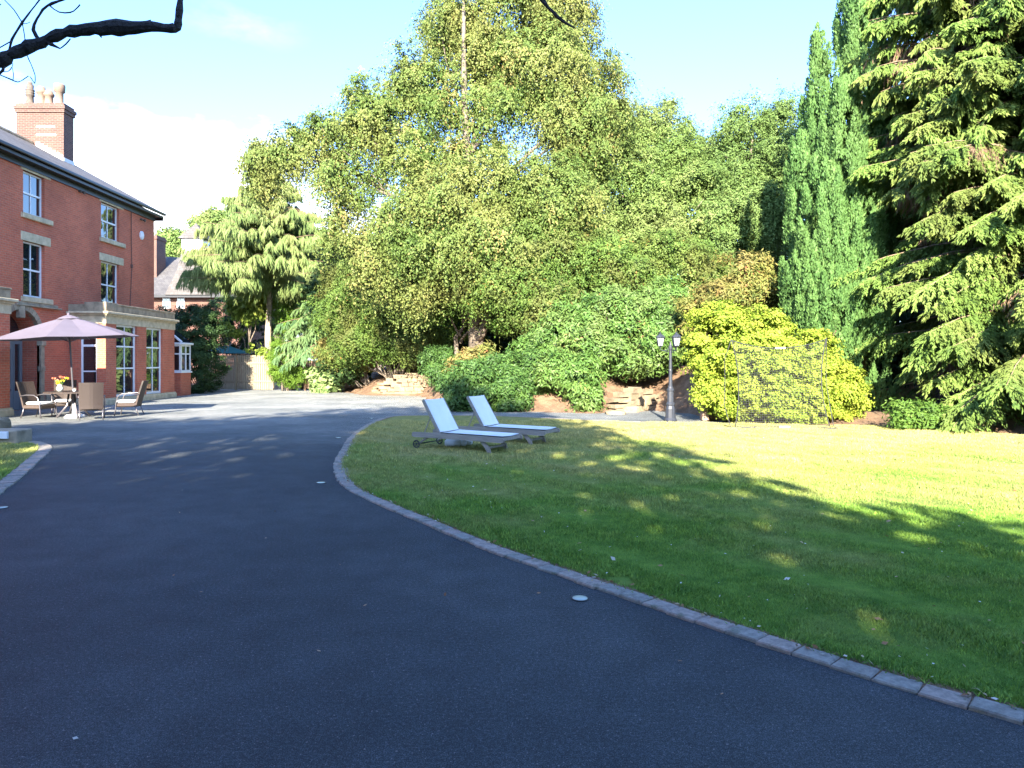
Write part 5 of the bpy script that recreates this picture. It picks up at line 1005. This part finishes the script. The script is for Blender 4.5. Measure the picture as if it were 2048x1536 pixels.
shrub('evergreen_bush', 'dark spreading evergreen bush in shade right of the rounded laurel', 'shrub', B(1080, 800, 23.6), [LB(1075, 745, 23.6, 45, 40), LB(1100, 700, 24.6, 50, 40)], 20000, .12, LF['laurel'], clump=.28, per=24, wr=.35)
shrub('yellow_shrub', 'big golden yellow leaved shrub behind the sports net', 'shrub', B(1540, 835, 18.6), [LB(1445, 700, 18.9, 70, 85), LB(1440, 640, 19.3, 50, 38), LB(1520, 670, 19, 60, 50), LB(1530, 760, 18.5, 90, 85), LB(1600, 720, 18.8, 70, 60), LB(1650, 780, 18.5, 58, 70), LB(1450, 790, 18.6, 48, 52), LB(1600, 800, 18.2, 80, 50), LB(1690, 800, 18.6, 32, 42), LB(1700, 750, 19, 20, 14, .3, .5), LB(1630, 690, 19.2, 30, 26), LB(1425, 745, 18.9, 42, 55)], 170000, .062, LF['golden'], clump=.16, per=30, wr=.75, up=.4, sub=.22, inner=.15, back=.25, flat=.5, down=.1)
shrub('pieris_shrub', 'reddish bronze tipped shrub above the yellow shrub', 'shrub', B(1490, 640, 22), [LB(1490, 545, 22.4, 55, 38), LB(1450, 590, 22, 50, 38), LB(1520, 590, 22, 36, 42), LB(1400, 620, 22.4, 36, 36)], 26000, .12, LF['pieris'], clump=.26, per=24, wr=.32, up=.3)
shrub('mixed_shrub', 'tall green and bronze shrub bank left of the beech trunk over the stone wall', 'shrub', B(790, 730, 34), [LB(700, 620, 34, 70, 50), LB(780, 600, 33.5, 75, 60), LB(850, 620, 33.5, 60, 60), LB(880, 680, 33.5, 50, 30), LB(740, 670, 33.2, 75, 42), LB(820, 680, 33, 60, 38), LB(700, 560, 35, 55, 60), LB(770, 540, 35, 60, 50), LB(690, 700, 34.5, 42, 24)], 140000, .10, LF['midgreen'], spray=.6, droop=.6, clump=.36, per=55, wr=.5, back=.2, sub=.27)
shrub('mixed_shrub', 'bronze tipped low shrub over the brown fence at the rockery', 'shrub', B(735, 745, 35), [LB(730, 715, 35, 38, 22), LB(690, 735, 35.4, 20, 20), LB(665, 705, 36, 40, 24)], 16000, .11, LF['pieris'], clump=.3, per=22, wr=.45)
shrub('groundcover_plant', 'fern like green plants at the foot of the spruce', 'plant', B(1830, 850, 16.4), [LB(1830, 835, 16.4, 50, 30), LB(1870, 848, 16.2, 40, 18)], 9000, .10, LF['green'], clump=.2, per=20, wr=.35)
# left: thuja, hedge, rockery plant, maple and lime trees
shrub('thuja_bush', 'bright green rounded thuja at the right end of the pale fence', 'shrub', B(572, 775, 38), [LB(572, 730, 38, 32, 42), LB(590, 742, 37.8, 24, 30), LB(565, 700, 38.2, 20, 26)], 40000, .07, LF['thuja'], clump=.2, per=26, wr=.4, sub=.25, back=.2)
shrub('thuja_tree', 'narrow bright green conifer clothing the larch trunk behind the rounded thuja', 'tree', B(575, 760, 40.3), [LB(578, 660, 40.4, 26, 60), LB(570, 590, 40.6, 24, 60), LB(592, 560, 40.8, 20, 50)], 45000, .08, LF['thuja'], clump=.24, per=26, wr=.4, sub=.25, back=.2)
shrub('tall_hedge', 'tall clipped dark evergreen hedge beyond the conservatory', 'hedge', (W(390, 0, 37).x, 37.5, 0), [LB(392, 705, 35.2, 40, 90, 1.2), LB(370, 665, 36.5, 30, 50, 1.4), LB(420, 700, 36.0, 26, 80, 1.3), LB(340, 660, 38, 26, 48, 1.2), LB(395, 650, 37, 38, 40, 1.3), LB(450, 650, 44, 40, 60), LB(500, 660, 45, 50, 70)], 110000, .085, LF['yew'], clump=.22, per=30, sub=.16, inner=.1, back=.3, shell=(.88, 1.02))
shrub('rockery_plant', 'pale broad leaved plant spilling over the rockery stones', 'plant', B(655, 780, 36), [LB(655, 762, 36, 32, 16, .5), LB(640, 775, 35.8, 22, 9, .4), LB(640, 748, 36.4, 18, 12, .4)], 2600, .24, LF['bergenia'], clump=.25, per=14, wr=.85, up=.8)
tree('small_tree', 'slender small tree with large lime yellow leaves in front of the dark hedge', 'tree', (W(492, 0, 40.5).x, 40.5, 0), [LB(500, 610, 40.5, 45, 28), LB(470, 640, 40.3, 24, 26, None, .6), LB(530, 590, 40.6, 26, 20), LB(512, 575, 40.8, 30, 18), LB(502, 695, 40, 8, 6, .2, .3)], 5200, .22, LF['lime'], bark='bark', trunk_r=.05, nb=4, clump=.4, per=12, wr=.7)
shrub('fence_creeper', 'small sunlit leafy shoot on top of the board fence by the trunk', 'plant', (W(528, 0, 39.1).x, 39.1, 1.6), [LB(528, 708, 39.1, 15, 6, .2)], 300, .16, LF['lime'], clump=.15, per=12, wr=.7)
# trees far beyond
far_t = [((340, 560), 66, [LB(345, 500, 66, 28, 36), LB(330, 490, 68, 18, 20)], 'far', 'pale tree behind the chimney of the slate roofed house'),
 ((430, 560), 68, [LB(420, 450, 68, 34, 30), LB(455, 470, 68, 44, 40), LB(385, 490, 70, 20, 24)], 'far', 'pale tree rising behind the turret and left of the larch'),
 ((640, 620), 60, [LB(650, 500, 60, 50, 40), LB(620, 560, 60, 60, 50), LB(690, 520, 58, 40, 50)], 'lime', 'sunlit yellow green tree in the gap between the larch and the beech'),
 ((560, 600), 55, [LB(510, 600, 55, 50, 36), LB(560, 560, 55, 50, 60), LB(610, 620, 54, 50, 40)], 'green', 'green tree behind the trunk of the larch')]
LF['far'] = LF['olive']
for (px, py), Y, lbs, mt, lab in far_t:
    tree('distant_tree', lab, 'tree', (W(px, 0, Y).x, Y, gz(W(px, 0, Y).x, Y)), lbs, 26000, .22, LF[mt], trunk_r=.3, nb=3, clump=.8, per=26, group='trees far behind the garden')
# dark wood closing the view behind everything
bk_l = []
for i, px in enumerate(range(690, 1700, 62)):
    for py in (600, 520, 440, 700, 650):
        if py == 440 and (px < 860 or px > 1560): continue
        bk_l.append(LB(px+rng.uniform(-15, 15), py+rng.uniform(-12, 12), 37+rng.uniform(-1, 1), 52, 56, 1.6))
for px in range(1640, 2300, 80):
    for py in (810, 770, 720, 630, 540, 440, 330): bk_l.append(LB(px, py+rng.uniform(-12, 12), 28+rng.uniform(-1, 1), 62, 64, 1.4))
bk_l += [LB(1000, 690, 34, 70, 40, 1.0), LB(900, 700, 35, 70, 40, 1.0)]+[LB(px, 690, 24, 52, 62, 1.0) for px in (1790, 1850, 1940, 2030)]
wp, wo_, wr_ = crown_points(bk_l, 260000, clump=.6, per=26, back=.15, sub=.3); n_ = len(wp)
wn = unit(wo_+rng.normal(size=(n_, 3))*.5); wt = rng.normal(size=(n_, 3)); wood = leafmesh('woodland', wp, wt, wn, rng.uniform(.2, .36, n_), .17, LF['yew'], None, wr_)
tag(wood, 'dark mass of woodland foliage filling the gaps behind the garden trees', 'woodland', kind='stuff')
# ------------------------------------------------------------------ trees behind the camera that shade the drive, and the bare branch
def shade_tree(x, y, h, lobes, label, n=9000, uni=.75):
    tree('shade_tree', label, 'tree', (x, y, 0), lobes, n, .36, uni=uni, lm=LF['shade'], trunk_r=.25, nb=5, clump=.6, per=16, inner=.5, back=1, shell=(.3, 1.05), wr=.7, group='trees behind the drive')
YS = -10
PROF = [(-30, 11.5), (-17, 12), (-13.7, 12.4), (-11, 13), (-10.1, 14), (-9.1, 15.3), (-6.2, 16.1), (-4.9, 16.3), (-2.2, 15.0), (-.3, 13.6), (.7, 11.6), (1.1, 10.0), (1.8, 8.3), (3, 7.4), (4, 7.1), (30, 6.7)]
def shade_lobes(x0, x1):
    out = []; nn_ = max(1, round((x1-x0)/1.6))
    for i in range(nn_):
        x = x0+(i+.5)*(x1-x0)/nn_
        z = lerp_t(PROF, x)-1.1
        while z > .5: out.append((x+rng.uniform(-.3, .3), YS+rng.uniform(-.8, .8), z+rng.uniform(-.25, .25), 1.35, 1.3, 1.35, .26 if (x < -3.8 and z > 8.0) else .4 if (-1.2 < x < 1.6 and z > 7.2) else 1.0)); z -= 1.55
    return out
for x0, x1, lab in ((-26, -18.5, 'leafy tree shading the drive, leftmost in the row behind the viewer'), (-18.5, -12.5, 'leafy tree shading the drive, second from the left in the row behind the viewer'), (-12.5, -7.5, 'leafy tree shading the drive, left of the tallest in the row behind the viewer'), (-7.5, -1.5, 'tallest leafy tree shading the drive in the row behind the viewer'),
    (-1.5, 3.2, 'leafy tree shading the lawn, right of the tallest in the row behind the viewer'), (3.2, 10, 'low spreading tree shading the lawn in the row behind the viewer'), (10, 18, 'low spreading tree, rightmost in the row behind the viewer')):
    ll = shade_lobes(x0, x1); shade_tree((x0+x1)/2, YS, 10, ll, lab, 620*len(ll))
over = [(x, y, z, 1.9, 1.8, .9) for x, y, z in ((-11, -4, 9.6), (-8, -5, 10.6), (-5, -4.5, 11.2), (-2.4, -5.5, 10.6), (-9.6, -1.5, 8.6), (-6.6, -1.2, 9.2), (-3.6, -1.8, 9.4), (-1.4, -3, 9.0), (-12.5, -2, 8.0))]  # unseen crown added to cut sky light on the near drive
shade_tree(-6, -5.5, 11, over, 'unseen leafy tree added above the viewer to dim the sky over the drive', 9000, .2)
hedge_l = [(x, YS-1.5, 3.4 if x > -1 else 5.2, 2.2, 1.0, 4.0 if x > -1 else 5.6) for x in range(-24, 26, 2)]  # hedge added out of view, heights set to stop sun under the crowns
shrub('added_shade_hedge', 'long unseen hedge added behind the viewer to block low sun', 'hedge', (0, YS-1.5, 0), hedge_l, 110000, .32, LF['shade'], clump=.4, per=16, inner=.5, back=1, shell=(.3, 1.05), uni=.8)
YBR = 4.5; tb0 = Vector((-7.4, 2.6, 0)); old = empty('bare_tree', tb0, 'old tree with a dark rough bare branch reaching in at the upper left', 'tree')
def rel(v): return Vector(v)-tb0
tk = MB(); tk.tube([rel((-7.4, 2.6, -.3)), rel((-7.35, 2.6, 1.5)), rel((-7.2, 2.7, 3.0)), rel((-7.0, 2.3, 4.8)), rel((-6.6, 1.4, 7.5))], [.33, .27, .22, .16, .08], 12); tk.build('trunk', M['bark_dark'], old, True)
def rough(pts, rads, step=.04):
    pts = [Vector(p) for p in pts]; P = []; TT = []; out = []; rr = []; m_ = len(pts)
    for i in range(m_-1):
        p0 = pts[max(i-1, 0)]; p1 = pts[i]; p2 = pts[i+1]; p3 = pts[min(i+2, m_-1)]; kk = max(2, int((p2-p1).length/step))
        for j in range(kk): u = j/kk; P.append(.5*((2*p1)+(p2-p0)*u+(2*p0-5*p1+4*p2-p3)*u*u+(3*p1-p0-3*p2+p3)*u**3)); TT.append((i+u)/(m_-1))
    P.append(pts[-1]); TT.append(1.0)
    for i, p in enumerate(P):
        t = TT[i]*(len(rads)-1); k = min(int(t), len(rads)-2); r_ = rads[k]+(rads[k+1]-rads[k])*(t-k)
        out.append(p+Vector(rng.normal(size=3))*r_*.10); rr.append(r_*(1+rng.normal()*.13))
    return out, rr
k = YBR/F
mp_ = [(-7.15, 2.9, 3.05), (-4.6, 4.1, 3.1)]+[W(x, y, YBR) for x, y in ((-150, 180), (-60, 146), (0, 121), (70, 88), (130, 66), (200, 56), (250, 56), (300, 54), (340, 57), (354, 55), (358, 35), (360, 0), (368, -50), (372, -110), (350, -190))]
mr = [.09, .06]+[v*k for v in (12, 11.5, 11.5, 11, 11.5, 14.5, 13.5, 10.5, 8, 8, 7, 6.5, 6, 5, 2)]
P_, Rr_ = rough(mp_, mr); br = MB(); br.tube(P_, Rr_, 9); br.v = [tuple(rel(v)) for v in br.v]; brm = br.build('branch', M['bark_dark'], old, False)
tw = [([(20, 100), (24, 80), (45, 45), (62, 22), (84, -6)], 3.4, 2), ([(45, 46), (28, 20), (6, -3)], 1.6, 1), ([(45, 46), (51, 85), (54, 110), (62, 128), (70, 150), (70, 166)], 1.5, 1), ([(78, 80), (67, 60), (74, 38), (95, 12), (135, -3)], 4.6, 2.6), ([(101, 13), (118, 24), (140, 25), (152, 18), (160, 9)], 1.8, 1.6),
      ([(96, 84), (108, 91), (120, 97)], 5.5, 2.4), ([(120, 97), (132, 88), (141, 77)], 1.8, 1.6), ([(-20, 105), (2, 94), (24, 81)], 1.6, 1.2), ([(8, 122), (6, 140), (-6, 152)], 5, 3), ([(-4, 148), (20, 158), (36, 164), (48, 158), (57, 152)], 1.8, 1), ([(26, 160), (27, 148), (24, 134)], 1.1, .8), ([(4, 143), (16, 143), (24, 134), (26, 127)], 1.1, .8), ([(60, 153), (66, 162), (70, 168)], 1.1, .8),
      ([(198, 66), (203, 75)], 5, 1.5), ([(-10, 18), (2, 8)], 1.5, 1), ([(45, 47), (53, 47), (60, 44)], 1.2, .8), ([(280, 46), (302, 40)], 4, 1.2)]
for pts, r0, r1 in tw:
    P_, Rr_ = rough([W(x, y, YBR) for x, y in pts], [r0*k*.8, r1*k*.8], .03); t_ = MB(); t_.tube(P_, Rr_, 5); t_.v = [tuple(rel(v)) for v in t_.v]; t_.build('twig', M['bark_dark'], brm)
P_, Rr_ = rough([(-6.95, 2.3, 4.9), (-3.5, 3.2, 5.6), W(1000, -240, YBR), W(1055, -70, YBR), W(1085, 0, YBR), W(1105, 24, YBR), W(1130, 45, YBR), W(1152, 57, YBR)], [.07, .05, .03, 5.5*k, 4.6*k, 3.6*k, 3*k, 1.5*k]); t_ = MB(); t_.tube(P_, Rr_, 6); t_.v = [tuple(rel(v)) for v in t_.v]; t_.build('branch', M['bark_dark'], old)
